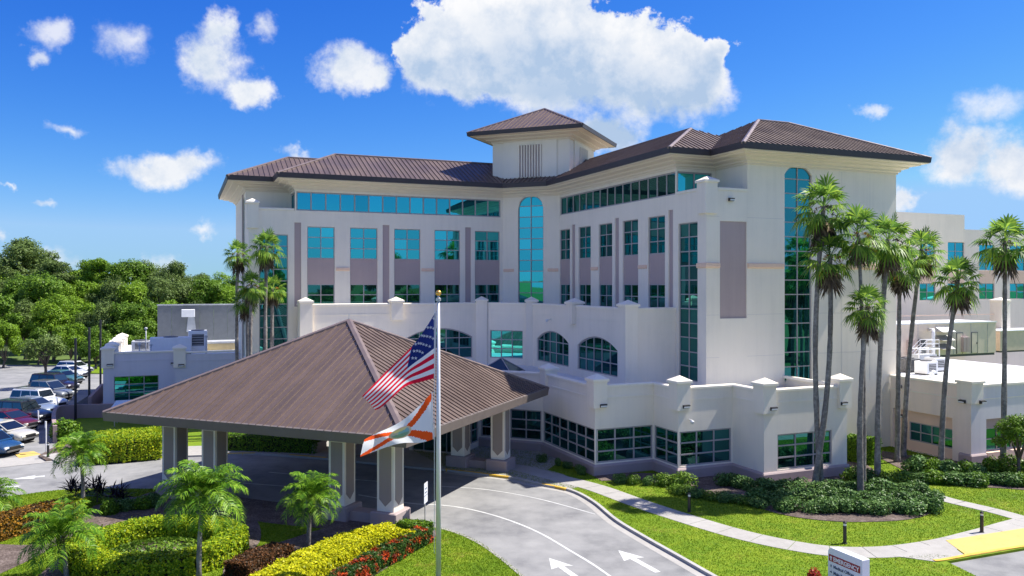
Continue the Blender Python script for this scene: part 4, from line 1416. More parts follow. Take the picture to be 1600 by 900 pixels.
# stair with white rails
st = tag(empty('roof_stair', (K0[0], K0[1], 4.75), TH), 'white steel stair with handrails on the low roof between the palms', 'stair')
xs_ = 17.72 + x_on((17.72, 13.0), (1, 0), 1424)
xe_ = 17.72 + x_on((17.72, 13.0), (1, 0), 1443)
for i in range(7):
    t = i / 6
    MB().box(xs_ + (xe_ - xs_) * t, xs_ + (xe_ - xs_) * t + 0.24, 12.6, 13.4, 0.18 + 1.1 * t, 0.22 + 1.1 * t).build('tread', METAL, st)
for y in (12.6, 13.4):
    MB().tube([(xs_, y, 0.9), (xe_, y, 2.1), (xe_ + 1.7, y, 2.1)], 0.03, 6).tube([(xs_, y, 0.5), (xe_, y, 1.7), (xe_ + 1.7, y, 1.7)], 0.03, 6).build('handrail', WHITEM, st)
    for t in (0, 0.5, 1.0):
        MB().tube([(xs_ + (xe_ - xs_) * t, y, 0.0), (xs_ + (xe_ - xs_) * t, y, 0.9 + 1.2 * t)], 0.03, 6).build('post', WHITEM, st)
    MB().tube([(xe_ + 1.7, y, 0.0), (xe_ + 1.7, y, 2.1)], 0.03, 6).build('post', WHITEM, st)
MB().box(xe_, xe_ + 1.75, 12.55, 13.45, 1.25, 1.32).build('landing', METAL, st)


def ac_unit(name, a, b, z, w, d, h, label, body=None, grille=True, root_rz=TH, col=LGREY, base=K0):
    wx = base[0] + a * CQ - b * SQ; wy = base[1] + a * SQ + b * CQ
    t = tag(empty(name, (wx, wy, z), root_rz), label, 'air conditioner', 'rooftop air conditioning units')
    MB().cbox(-w / 2, w / 2, -d / 2, d / 2, 0.12, h, 0.03).build('casing', col, t)
    MB().box(-w / 2 + 0.05, -w / 2 + 0.15, -d / 2, d / 2, 0, 0.12).box(w / 2 - 0.15, w / 2 - 0.05, -d / 2, d / 2, 0, 0.12).build('feet', DGREY, t)
    if grille:
        g = MB().box(-w * 0.32, w * 0.32, -d / 2 - 0.012, -d / 2, h * 0.3, h * 0.85).build('grille', DGREY, t)
        for i in range(5):
            z_ = h * 0.33 + h * 0.5 * i / 4.2
            MB().box(-w * 0.3, w * 0.3, -d / 2 - 0.035, -d / 2 - 0.012, z_, z_ + 0.03).build('slat', col, g)
    MB().lathe([(0.0, 0.0), (min(w, d) * 0.36, 0.0), (min(w, d) * 0.36, 0.07), (min(w, d) * 0.30, 0.09), (0.0, 0.09)], 16, (0, 0, h)).build('fan_guard', DGREY, t)
    return t


def roof_xy(px, b):
    return 17.72 + x_on((17.72, b), (1, 0), px)


ac_unit('condenser_unit', roof_xy(1420, 6.0), 6.0, 4.75, 1.5, 1.2, 1.2, 'dark grilled condenser at the foot of the white roof stair', col=DGREY)
ac_unit('condenser_unit', roof_xy(1447, 4.0), 4.0, 4.75, 1.3, 1.3, 1.15, 'white cube condenser with dark fan opening near the low parapet', col=WHITEM)
ac_unit('condenser_unit', roof_xy(1461, 5.5), 5.5, 4.75, 1.3, 1.2, 1.25, 'white condenser partly behind the leaning palm trunk', col=WHITEM)
B = tag(empty('roof_frame', (K0[0], K0[1], 4.75), TH), 'white pipe rack frame behind the condensers on the low roof', 'frame')
fx = roof_xy(1452, 8.0)
MB().tube([(fx - 1.3, 8, 0), (fx - 1.3, 8, 1.7), (fx + 1.3, 8, 1.7), (fx + 1.3, 8, 0)], 0.06, 6).build('pipe', WHITEM, B)
MB().tube([(fx - 1.3, 9.2, 0), (fx - 1.3, 9.2, 1.7), (fx + 1.3, 9.2, 1.7), (fx + 1.3, 9.2, 0)], 0.06, 6).build('pipe', WHITEM, B)
MB().box(fx - 1.1, fx + 1.1, 8.1, 9.1, 0.3, 1.2).build('tank', LGREY, B)
v2 = tag(empty('plant_screen', (K0[0], K0[1], 4.75), TH), 'beige equipment house with flat white lid at the right edge of the low roof', 'equipment')
qx = roof_xy(1563, 16.5)
MB().box(qx, qx + 9, 16.5, 19.5, 0.2, 2.4).build('housing', mat('beige_sheet', (0.80, 0.64, 0.48), 0.6, 0.08), v2)
MB().box(qx - 0.1, qx + 9.1, 16.4, 19.6, 2.4, 2.5).build('lid', WHITEM, v2)
MB().box(qx + 0.3, qx + 8.5, 16.7, 19.4, 0.0, 0.2).build('base_frame', DGREY, v2)
for i in range(5):
    rx = roof_xy(1545, -2.0) - 3.5 + i * 1.9
    o = tag(MB().lathe([(0.10, 0), (0.10, 0.25), (0.20, 0.30), (0.20, 0.38), (0.0, 0.46)], 10).build('roof_vent', WHITEM, None, (K0[0] + rx * CQ - (0.5 + i * 1.4) * SQ, K0[1] + rx * SQ + (0.5 + i * 1.4) * CQ, 4.75)), None)
    tag(o, 'small white mushroom vent on the low roof at right, number %s from the corner pier' % ['first', 'second', 'third', 'fourth', 'fifth'][i], 'vent', 'roof vents on the low right roof')

# ------------------------------------------------------------------ service wing on the left
sv = tag(empty('service_wing', (K0[0], K0[1], 0), TH), 'low pale service wing with parapet left of the hospital, behind the canopy', 'building')
SZ = 5.75
SVW = stucco('service_wall_paint', (0.66, 0.63, 0.68))
sx0, sj = -40.4, -34.0
def swall(P0, P1, z0, z1, holes=(), m=None):
    return facade(sv, P0, P1, z0, z1, list(holes), m or SVW)


swall((sx0, 62), (sx0, 40.35), 0, SZ)
wx0, wx1 = x_on((sx0, 40.35), (1, 0), 178), x_on((sx0, 40.35), (1, 0), 248)
swall((sx0, 40.35), (sj, 40.35), 0, SZ, [(wx0, wx1, 1.15, 3.55)])
window(sv, (sx0, 40.35), (sj, 40.35), wx0, wx1, 1.15, 3.55, 3, 3, gl=GLASS)
swall((sj, 40.35), (sj, 38.4), 0, SZ - 0.1)
swall((sj, 38.4), (-28.02, 38.4), 0, SZ - 0.1)
SP = [(sx0, 62), (sx0, 40.35), (sj, 40.35), (sj, 38.4), (-28.02, 38.4)]
MB().add(*sweep_closed_prof(SP, [(-0.3, SZ + 0.003), (0.08, SZ + 0.003), (0.08, SZ + 0.13), (0.02, SZ + 0.18), (-0.3, SZ + 0.18)])).build('coping', WALL2, sv)
MB().add(*sweep_closed_prof(SP, [(-0.01, SZ - 0.75), (0.04, SZ - 0.75), (0.04, SZ - 0.66), (-0.01, SZ - 0.66)])).build('string_course', SVW, sv)
MB().add(*sweep_closed_prof(SP, [(-0.01, -0.2), (0.13, -0.2), (0.13, 0.9), (-0.01, 1.0)])).build('plinth', PLINTH, sv)
MB().prism([(sx0 + 0.3, 61), (sx0 + 0.3, 40.6), (sj + 0.25, 40.6), (sj + 0.25, 38.7), (-28.05, 38.7), (-28.05, 45), (-15, 45.4), (-15, 61)], 5.0, 5.15).build('low_roof', MEMB, sv)
for (x, y) in ((sx0 + 0.4, 40.75), (sj + 0.4, 38.8), (sx0 + 0.4, 46.0), (sx0 + 0.4, 51.0), (sx0 + 0.4, 56.0), (sx0 + 0.4, 61.0)):
    pier(sv, x, y, 4.4, SZ + 0.42, 1.1)
wall_light(sv, sx0 + 0.6, 40.28, 4.6, 0, 0.55)
wall_light(sv, sj + 0.55, 38.3, 4.5, 0, 0.55)
wall_light(sv, sj - 0.25, 40.28, 4.5, 0, 0.3)
scr = tag(empty('plant_screen', (K0[0], K0[1], 0), TH), 'tall plain grey metal plant screen behind the left roof units', 'screen')
qs = x_on((-40, 60), (1, 0), 246) - 40
for i in range(10):
    MB().box(qs + i * 1.6, qs + i * 1.6 + 1.58, 60.0, 60.12, 5.2, 9.9).build('screen_panel', mat('screen_grey', (0.15, 0.165, 0.18), 0.6, 0.12), scr)
MB().box(qs - 0.05, qs + 16.1, 59.95, 60.2, 9.9, 10.05).build('cap_rail', LGREY, scr)


def left_ab(px, b):
    return -40 + x_on((-40, b), (1, 0), px)


ac_unit('air_handler', left_ab(267, 46), 46, 5.15, 4.0, 2.0, 1.75, 'long white air handler box with small louvres on the left roof', grille=False, col=WHITEM)
ac_unit('air_handler', left_ab(309, 48), 48, 5.15, 1.9, 1.9, 2.3, 'white unit with dark square intake on the left roof', col=WHITEM)
ac_unit('air_handler', left_ab(222, 50), 50, 5.15, 2.0, 2.0, 1.2, 'low grey unit between parapet caps and air handler on the left roof', col=LGREY)
t = tag(empty('vent_hood', (0, 0, 0), 0), 'white box hood raised in front of the grey plant screen', 'vent')
hx, hb = left_ab(294, 58.5), 58.5
t.location = (K0[0] + hx * CQ - hb * SQ, K0[1] + hx * SQ + hb * CQ, 5.15); t.rotation_euler.z = TH
MB().cbox(-0.75, 0.75, -0.6, 0.6, 3.4, 4.3, 0.04).build('hood', WHITEM, t)
MB().tube([(0.4, 0, 0), (0.4, 0, 3.4)], 0.12, 8).build('duct', METAL, t)
MB().add([(-0.2, -0.5, 1.6), (0.9, -0.5, 1.6), (0.7, -0.5, 3.4), (0.0, -0.5, 3.4), (-0.2, 0.5, 1.6), (0.9, 0.5, 1.6), (0.7, 0.5, 3.4), (0.0, 0.5, 3.4)],
         [(0, 1, 2, 3), (4, 7, 6, 5), (0, 3, 7, 4), (1, 5, 6, 2), (0, 4, 5, 1)]).build('transition', METAL, t)
t = tag(empty('equipment_curb', (0, 0, 0), TH), 'tan low equipment curb beside the main wall on the left roof', 'equipment')
hx, hb = left_ab(345, 50), 50
t.location = (K0[0] + hx * CQ - hb * SQ, K0[1] + hx * SQ + hb * CQ, 5.15)
MB().cbox(-1.6, 1.6, -1.0, 1.0, 0, 0.75, 0.04).build('curb', mat('tan_curb', (0.50, 0.40, 0.22), 0.7, 0.1), t)
MB().cbox(-1.7, 1.7, -1.1, 1.1, 0.75, 1.0, 0.04).build('lid', LGREY, t)
for i, (px, b, h) in enumerate(((228, 48, 2.6), (218, 44, 1.2), (236, 44, 1.1), (322, 43, 1.9))):
    hx = left_ab(px, b)
    o = MB().tube([(0, 0, 0), (0, 0, h)], 0.06, 6).lathe([(0.0, -0.1), (0.16, -0.06), (0.18, 0.08), (0.0, 0.16)], 8, (0, 0, h)).build('vent_pipe', LGREY, None, (K0[0] + hx * CQ - b * SQ, K0[1] + hx * SQ + b * CQ, 5.15), 0, True)
    tag(o, ['tall thin vent pipe with round cap on the left roof', 'short vent pipe near the left parapet', 'short vent pipe in front of the white air handler', 'vent pipe to the right of the dark intake unit'][i], 'pipe', 'vent pipes on the left roof')

# retaining wall, planter and the tall black netting fence beside the service wing
RETW = stucco('retaining_wall_paint', (0.34, 0.25, 0.24))
rp = smooth_line([G(86, 690), G(84, 668), G(92, 656), G(120, 653), G(165, 652), G(215, 650)])
o = strip('retaining_wall', rp, -0.15, 0.15, -0.25, 1.25, RETW, None, None)
tag(o, 'low curved brown retaining wall beside the car park', 'wall')
o = strip('ramp_wall', [G(140, 646), G(160, 622)], -0.15, 0.15, -0.25, 1.6, RETW, None, None)
tag(o, 'sloping brown ramp wall against the service wing', 'wall')
fence = tag(empty('netting_fence', (0, 0, 0)), 'tall black posts with thin rails of a fence beside the service wing', 'fence')
fp = [G(118, 655), G(139.5, 640), G(157, 622)]
ftop = [8.0, 8.6, 8.6]
for (x, y), h in zip(fp, (7.5, 8.2, 8.6)):
    MB().box(-0.08, 0.08, -0.08, 0.08, -0.2, h).build('post', BLACKM, fence, (x, y, 0))
for z in (1.4, 3.8):
    MB().tube([(*fp[0], z), (*fp[1], z), (*fp[2], z)], 0.04, 6).build('rail', BLACKM, fence)
for i in range(2):
    a, b = fp[i], fp[i + 1]
    n = 14
    for k in range(1, n):
        t_ = k / n
        x, y = a[0] + (b[0] - a[0]) * t_, a[1] + (b[1] - a[1]) * t_
        MB().box(-0.02, 0.02, -0.02, 0.02, 0.0, 1.4).build('picket', BLACKM, fence, (x, y, 0))
t = tag(empty('cart_shelter', (*G(212, 662), 0), R(20)), 'pale blue low cart shelter roof behind the hedge, left of the canopy', 'shelter')
MB().add([(-2, -1.2, 1.5), (2, -1.2, 1.5), (1.7, 1.2, 2.0), (-1.7, 1.2, 2.0), (-2, -1.2, 1.42), (2, -1.2, 1.42), (1.7, 1.2, 1.92), (-1.7, 1.2, 1.92)],
         [(0, 1, 2, 3), (4, 7, 6, 5), (0, 4, 5, 1), (1, 5, 6, 2), (2, 6, 7, 3), (3, 7, 4, 0)]).build('roof_sheet', mat('pale_blue_sheet', (0.55, 0.66, 0.72), 0.4, 0.05), t)
for x in (-1.6, 1.6):
    for y in (-1.0, 1.0):
        MB().tube([(x, y, 0), (x, y, 1.6)], 0.05, 6).build('post', METAL, t)

# ------------------------------------------------------------------ flagpole and flags
FP = (-3.09, 33.6)
pole = tag(empty('flagpole', (FP[0], FP[1], 0)), 'tall aluminium flagpole with gold ball in front of the canopy', 'flagpole')
MB().tube([(0, 0, 0), (0, 0, 6), (0, 0, 11.78)], [0.115, 0.095, 0.06], 14).build('pole', POLEM, pole, smooth=True)
MB().lathe([(0.0, 0.0), (0.3, 0.0), (0.28, 0.06), (0.17, 0.16), (0.14, 0.22)], 16).build('base_collar', METAL, pole, smooth=True)
MB().lathe([(0.05, 11.78), (0.11, 11.8), (0.11, 11.9), (0.04, 11.95), (0.03, 12.02)], 12).build('truck', METAL, pole)
MB().lathe([(0.0, 0.0)] + [(0.125 * math.sin(R(a)), 0.125 - 0.125 * math.cos(R(a))) for a in range(20, 180, 20)] + [(0.0, 0.25)], 14, (0, 0, 12.0)).build('ball_finial', GOLD, pole, smooth=True)
MB().tube([(-0.17, -0.02, 1.2), (-0.17, -0.02, 11.8)], 0.012, 5).build('halyard', WHITEM, pole)
FW = leafmat('flag_white', (0.82, 0.82, 0.84), (0.85, 0.85, 0.87), (0.88, 0.88, 0.9), 0.5, 0.8)
FRD = leafmat('flag_red', (0.66, 0.008, 0.04), (0.72, 0.010, 0.045), (0.78, 0.012, 0.05), 0.5, 0.8)
FBL = leafmat('flag_navy', (0.012, 0.025, 0.15), (0.015, 0.03, 0.17), (0.018, 0.034, 0.19), 0.5, 0.8)
FOR = leafmat('flag_orange_red', (0.88, 0.09, 0.012), (0.92, 0.10, 0.015), (0.95, 0.12, 0.02), 0.5, 0.8)


def flag_surface(cols, amp, depth0, waves):
    """cols: (u, (px,py) at the top edge, (px,py) at the bottom edge); gives a point for u,v"""
    def f(u, v, off=0.0):
        for i in range(len(cols) - 1):
            if u <= cols[i + 1][0] + 1e-9:
                break
        # smooth interpolation between the neighbouring columns
        def cr(k):
            P = [cols[max(i - 1, 0)], cols[i], cols[i + 1], cols[min(i + 2, len(cols) - 1)]]
            t = (u - cols[i][0]) / (cols[i + 1][0] - cols[i][0])
            out = []
            for c in range(2):
                p0, p1, p2, p3 = (q[k][c] for q in P)
                out.append(0.5 * ((2 * p1) + (-p0 + p2) * t + (2 * p0 - 5 * p1 + 4 * p2 - p3) * t * t + (-p0 + 3 * p1 - 3 * p2 + p3) * t ** 3))
            return out
        a, b = cr(1), cr(2)
        px, py = a[0] + (b[0] - a[0]) * v, a[1] + (b[1] - a[1]) * v
        y = FP[1] + depth0 * u + amp * u ** 0.7 * math.sin(waves[0] * u + waves[1] * v + waves[2]) + 0.05 * math.sin(17 * u + 5 * v) * u + off
        return Vector(((px - 800) * FP[1] / 1250 - FP[0], y - FP[1], CAM_H - (py - 444) * FP[1] / 1250))
    return f


us = tag(empty('national_flag', (FP[0], FP[1], 0)), 'red white and blue starred flag blowing from the upper flagpole', 'flag')
fs_ = flag_surface([(0, (681, 487), (679, 591)), (0.18, (666, 511), (658, 596)), (0.38, (647, 538), (634, 603)), (0.68, (607, 578), (608, 626)), (0.88, (581, 604), (598, 634)), (1.0, (567, 618), (592, 636))], 0.34, -0.5, (7.5, 3.0, 0.3))
NU, NV = 52, 26
B = MB()
B.v = [tuple(fs_(i / NU, j / NV)) for i in range(NU + 1) for j in range(NV + 1)]
for i in range(NU):
    for j in range(NV):
        u, v = (i + 0.5) / NU, (j + 0.5) / NV
        B.cur = 2 if (u < 0.40 and v < 7 / 13) else (0 if int(v * 13) % 2 == 0 else 1)
        k = i * (NV + 1) + j
        B.f.append((k, k + NV + 1, k + NV + 2, k + 1)); B.mi.append(B.cur)
B.build('cloth', [FRD, FW, FBL], us, smooth=True)
B = MB()
for r in range(9):
    for c in range(6 if r % 2 == 0 else 5):
        # the part of the star field that the folds leave in view
        u0 = 1.5 * (0.40 / 12) * (1 + 2 * c + (r % 2)); v0 = 1.45 * (7 / 13 / 10) * (1 + r) - 0.02
        if u0 > 0.385 or v0 > 0.52:
            continue
        for off in (-0.012, 0.012):
            c_ = fs_(u0, v0, off)
            e1 = (fs_(u0 + 0.01, v0) - fs_(u0 - 0.01, v0)).normalized()
            nn = e1.cross(fs_(u0, v0 + 0.01) - fs_(u0, v0 - 0.01)).normalized()
            e2 = nn.cross(e1)
            vs = [c_]
            for k in range(10):
                rr = 0.078 if k % 2 == 0 else 0.033
                an = R(36 * k)
                vs.append(c_ + e1 * (rr * math.sin(an)) + e2 * (rr * math.cos(an)))
            B.add(vs, [(0, k, k % 10 + 1) for k in range(1, 11)])
B.build('stars', FW, us)
MB().tube([fs_(0, 0), fs_(0, 0.5), fs_(0, 1)], 0.03, 6).build('heading', FW, us)
for v in (0.0, 1.0):
    p = fs_(0, v)
    MB().tube([p, (-0.06, 0, p.z)], 0.015, 5).build('snap_hook', METAL, us)

fl = tag(empty('state_flag', (FP[0], FP[1], 0)), 'white flag with orange-red diagonal cross and round seal, lower on the pole', 'flag')
ff = flag_surface([(0, (675, 613), (677, 686)), (0.2, (656, 633), (660, 690)), (0.45, (630, 655), (634, 691)), (0.75, (596, 673), (598, 699)), (1.0, (572, 684), (568, 708))], 0.30, -0.45, (8.0, 2.0, 1.2))
NU, NV = 60, 36
B = MB()
B.v = [tuple(ff(i / NU, j / NV)) for i in range(NU + 1) for j in range(NV + 1)]
for i in range(NU):
    for j in range(NV):
        u, v = (i + 0.5) / NU, (j + 0.5) / NV
        d = min(abs(u - v), abs(u - (1 - v)))
        B.cur = 1 if d < 0.115 else 0
        k = i * (NV + 1) + j
        B.f.append((k, k + NV + 1, k + NV + 2, k + 1)); B.mi.append(B.cur)
B.build('cloth', [FW, FOR], fl, smooth=True)
# round seal: gold rope ring, blue water, green shore, sun rays, printed on the cloth
seal = MB()
sm = [mat('seal_ring', (0.72, 0.50, 0.36), 0.8), mat('seal_blue', (0.22, 0.42, 0.50), 0.8), mat('seal_green', (0.20, 0.34, 0.28), 0.8), mat('seal_sun', (0.75, 0.60, 0.30), 0.8), mat('seal_grey', (0.45, 0.44, 0.50), 0.8)]
ru, rv = 0.155, 0.25
for off in (-0.012, 0.012):
    for ri in range(6):
        for k in range(28):
            q = []
            for (r_, a_) in ((ri / 6, k), ((ri + 1) / 6, k), ((ri + 1) / 6, k + 1), (ri / 6, k + 1)):
                an = 2 * math.pi * a_ / 28
                q.append(ff(0.5 + ru * r_ * math.sin(an), 0.5 - rv * r_ * math.cos(an), off))
            am = 2 * math.pi * (k + 0.5) / 28
            yy = -math.cos(am) * (ri + 0.5) / 6; xx = math.sin(am) * (ri + 0.5) / 6
            seal.cur = 0 if ri >= 5 else (3 if yy < -0.35 and abs(xx) < 0.55 else 1 if yy < 0.12 and xx < 0.2 else 4 if yy < 0.12 else 2)
            seal.add(q, [(0, 1, 2, 3)])
seal.build('seal', sm, fl)
MB().tube([ff(0, 0), ff(0, 0.5), ff(0, 1)], 0.03, 6).build('heading', FW, fl)
for v in (0.0, 1.0):
    p = ff(0, v)
    MB().tube([p, (-0.10, 0, p.z)], 0.015, 5).build('snap_hook', METAL, fl)

# ------------------------------------------------------------------ signs and small street furniture
SIGNW = mat('sign_white', (0.72, 0.73, 0.77), 0.4, 0.03)
SIGNR = mat('sign_red', (0.30, 0.012, 0.03), 0.45, 0.05)
SIGNT = mat('sign_dark_text', (0.06, 0.09, 0.16), 0.5, 0.05)
sg = tag(empty('directional_sign', (13.75, 31.4, 0), R(-67.5)), 'white monument sign with dark red EMERGENCY band on the right lawn', 'sign')
SLn, STh, SH = 1.80, 0.38, 1.66
# local x runs along the printed face (left to right as read), y into the sign
prof = [(-SLn, -0.1), (0, -0.1), (0, SH - 0.02), (-0.02, SH), (-SLn + 0.22, SH), (-SLn + 0.14, SH - 0.02), (-SLn + 0.06, SH - 0.07), (-SLn + 0.015, SH - 0.15), (-SLn, SH - 0.24)]
MB().xprism(prof, 0, STh).build('sign_body', SIGNW, sg)
MB().box(-SLn + 0.05, -0.10, -0.006, 0.01, SH - 0.56, SH - 0.28).build('red_band', SIGNR, sg)


def text(body, size, x, z, m, parent, bold=0.0, name='lettering'):
    cu = bpy.data.curves.new(name, 'FONT')
    cu.body = body
    cu.size = size
    cu.extrude = 0.003
    cu.offset = bold
    o = bpy.data.objects.new(name + '_tmp', cu)
    COL.objects.link(o)
    dg = bpy.context.evaluated_depsgraph_get()
    me = bpy.data.meshes.new_from_object(o.evaluated_get(dg))
    bpy.data.objects.remove(o)
    me.materials.clear(); me.materials.append(m)
    t = link(name, me, parent, (x, -0.012, z))
    t.rotation_euler = (R(90), 0, 0)
    return t


text('EMERGENCY', 0.235, -SLn + 0.30, SH - 0.505, WHITEM, sg, 0.006)
text('Medical Offices', 0.175, -SLn + 0.30, SH - 0.80, SIGNT, sg, 0.003)
text('Main Entrance', 0.175, -SLn + 0.30, SH - 1.05, SIGNT, sg, 0.003)


def arrow3(x, z, s, m, up=True):
    pts = [(0, 0.5), (0.42, 0.05), (0.15, 0.05), (0.15, -0.5), (-0.15, -0.5), (-0.15, 0.05), (-0.42, 0.05)]
    if not up:
        pts = [(-p[1], p[0]) for p in pts]
        pts = [(-p[0], p[1]) for p in pts]
    MB().xprism([(x + p[0] * s, z + p[1] * s) for p in pts], -0.012, -0.002).build('arrow', m, sg)


arrow3(-SLn + 0.17, SH - 0.42, 0.19, WHITEM)
arrow3(-SLn + 0.17, SH - 0.74, 0.12, SIGNT)
arrow3(-SLn + 0.17, SH - 0.99, 0.12, SIGNT, False)

x, y = G(664, 815)
ps = tag(empty('post_sign', (x, y, 0), R(80)), 'narrow white sign on a thin post beside the drive', 'sign')
MB().tube([(0, 0, -0.1), (0, 0, 2.05)], 0.03, 8).build('post', METAL, ps)
MB().box(-0.32, 0.32, -0.055, -0.035, 1.0, 2.05).build('sign_panel', SIGNW, ps)
for z in (1.72, 1.52):
    MB().box(-0.18, 0.18, -0.059, -0.055, z, z + 0.06).build('printed_bar', SIGNT, ps)
MB().box(-0.32, 0.32, -0.060, -0.055, 1.38, 1.405).build('printed_bar', SIGNT, ps)


def bollard(px, py, label, z=0.0):
    x, y = G(px, py)
    t = tag(empty('bollard_light', (x, y, z)), label, 'bollard', 'bollard lights along the paths')
    MB().lathe([(0.0, 0.0), (0.12, 0.0), (0.12, 0.03), (0.085, 0.04), (0.085, 0.86), (0.0, 0.86)], 14).build('shaft', BLACKM, t, smooth=False)
    MB().lathe([(0.07, 0.86), (0.07, 0.97), (0.0, 0.97)], 14).build('lens', LAMP, t)
    MB().lathe([(0.09, 0.965), (0.09, 1.02), (0.05, 1.06), (0.0, 1.07)], 14).build('cap', BLACKM, t)


bollard(1077, 800, 'black bollard light on the lawn left of the shrub bed')
bollard(1320, 849, 'black bollard light by the walk in front of the palm bed')
bollard(1534, 832, 'black bollard light on the lawn tip between the two walks')
bollard(75, 714, 'black bollard light at the car park corner', 0)
for (px, py, h, lab) in ((72, 706, 2.4, 'slim white parking post by the kerb corner'), (90, 652, 2.0, 'slim white parking post beside the white car'), (60, 668, 1.6, 'slim white parking post behind the dark car')):
    x, y = G(px, py)
    t = tag(empty('parking_post', (x, y, RZ)), lab, 'post', 'parking posts in the car park')
    MB().tube([(0, 0, 0), (0, 0, h)], 0.045, 8).build('post', WHITEM, t)
    MB().box(-0.16, 0.16, -0.06, -0.04, h - 0.5, h).build('sign_panel', SIGNW, t, rz=R(-50))
# ------------------------------------------------------------------ vegetation
def np_mesh(name, verts, quads, m):
    """quads mesh from numpy arrays"""
    me = bpy.data.meshes.new(name)
    nv, nf = len(verts), len(quads)
    k = quads.shape[1]
    me.vertices.add(nv)
    me.vertices.foreach_set('co', np.ascontiguousarray(verts, dtype=np.float32).ravel())
    me.loops.add(nf * k)
    me.loops.foreach_set('vertex_index', np.ascontiguousarray(quads, dtype=np.int32).ravel())
    me.polygons.add(nf)
    me.polygons.foreach_set('loop_start', np.arange(0, nf * k, k, dtype=np.int32))
    me.materials.append(m)
    me.update(calc_edges=True)
    return me


def leaves(pts, nrm, size, aspect=0.5, jitter=0.8, fold=0.0):
    """one rhombic leaf per point, roughly facing nrm"""
    n = len(pts)
    nr = nrm + rng.normal(0, jitter, (n, 3))
    nr /= np.linalg.norm(nr, axis=1, keepdims=True) + 1e-9
    a = rng.normal(0, 1, (n, 3))
    a -= nr * (a * nr).sum(1, keepdims=True)
    a /= np.linalg.norm(a, axis=1, keepdims=True) + 1e-9
    b = np.cross(nr, a)
    s = (size * rng.uniform(0.6, 1.35, n))[:, None]
    v = np.empty((n, 4, 3))
    v[:, 0] = pts - a * s * 0.5
    v[:, 1] = pts + b * s * aspect * 0.5 - a * s * 0.05
    v[:, 2] = pts + a * s * 0.5 - nr * s * 0.15
    v[:, 3] = pts - b * s * aspect * 0.5 - a * s * 0.05
    return v.reshape(-1, 3), np.arange(n * 4).reshape(n, 4)


TREE_L = [leafmat('tree_leaves_a', (0.065, 0.140, 0.014), (0.135, 0.250, 0.022), (0.23, 0.36, 0.04)),
          leafmat('tree_leaves_b', (0.075, 0.125, 0.030), (0.145, 0.215, 0.050), (0.22, 0.30, 0.08)),
          leafmat('tree_leaves_c', (0.090, 0.180, 0.012), (0.190, 0.330, 0.020), (0.29, 0.43, 0.04))]
HEDGE_L = leafmat('hedge_leaves', (0.035, 0.10, 0.008), (0.11, 0.22, 0.014), (0.22, 0.35, 0.02), 0.25)
YELL_L = leafmat('golden_leaves', (0.20, 0.25, 0.008), (0.56, 0.56, 0.012), (0.80, 0.74, 0.02), 0.3)
LIME_L = leafmat('lime_leaves', (0.06, 0.16, 0.008), (0.26, 0.38, 0.012), (0.58, 0.60, 0.02), 0.3)
IXORA_L = leafmat('ixora_leaves', (0.012, 0.035, 0.008), (0.035, 0.085, 0.012), (0.075, 0.14, 0.02), 0.2, spots=((0.10, 0.012, 0.008), (0.62, 0.08, 0.015)))
CROT_L = leafmat('croton_leaves', (0.03, 0.02, 0.008), (0.11, 0.06, 0.012), (0.36, 0.17, 0.02), 0.2, spots=((0.03, 0.05, 0.01), (0.42, 0.20, 0.015)))
CROT2_L = leafmat('brown_croton_leaves', (0.025, 0.02, 0.010), (0.09, 0.045, 0.018), (0.22, 0.09, 0.03), 0.2)
SHRUB_L = leafmat('shrub_leaves', (0.024, 0.072, 0.014), (0.085, 0.180, 0.040), (0.22, 0.35, 0.095), 0.2)
SHRUB2_L = leafmat('light_shrub_leaves', (0.03, 0.08, 0.010), (0.11, 0.21, 0.02), (0.24, 0.35, 0.04), 0.2)
CORDY_L = leafmat('purple_cordyline_leaves', (0.010, 0.006, 0.012), (0.022, 0.010, 0.020), (0.05, 0.02, 0.035), 0.1)
PALM_L = leafmat('fan_palm_leaves', (0.050, 0.120, 0.022), (0.150, 0.285, 0.045), (0.40, 0.55, 0.07), 0.5, 0.4)
DEAD_L = leafmat('dead_fronds', (0.05, 0.035, 0.025), (0.14, 0.10, 0.07), (0.30, 0.22, 0.14), 0.1, 0.8)
FRUIT_L = leafmat('palm_fruit', (0.16, 0.07, 0.02), (0.42, 0.18, 0.02), (0.55, 0.30, 0.06), 0.1, 0.7)
DATE_L = leafmat('feather_palm_leaves', (0.035, 0.11, 0.010), (0.12, 0.26, 0.018), (0.30, 0.46, 0.04), 0.3, 0.4)


def vnoise(p, seed, f):
    r = np.random.default_rng(seed)
    out = np.zeros(len(p))
    for k in range(5):
        d = r.normal(0, 1, 3); ph = r.uniform(0, 6.28)
        out += np.sin(p @ d * f * (1 + 0.35 * k) + ph) / (1 + 0.4 * k)
    return out / 3


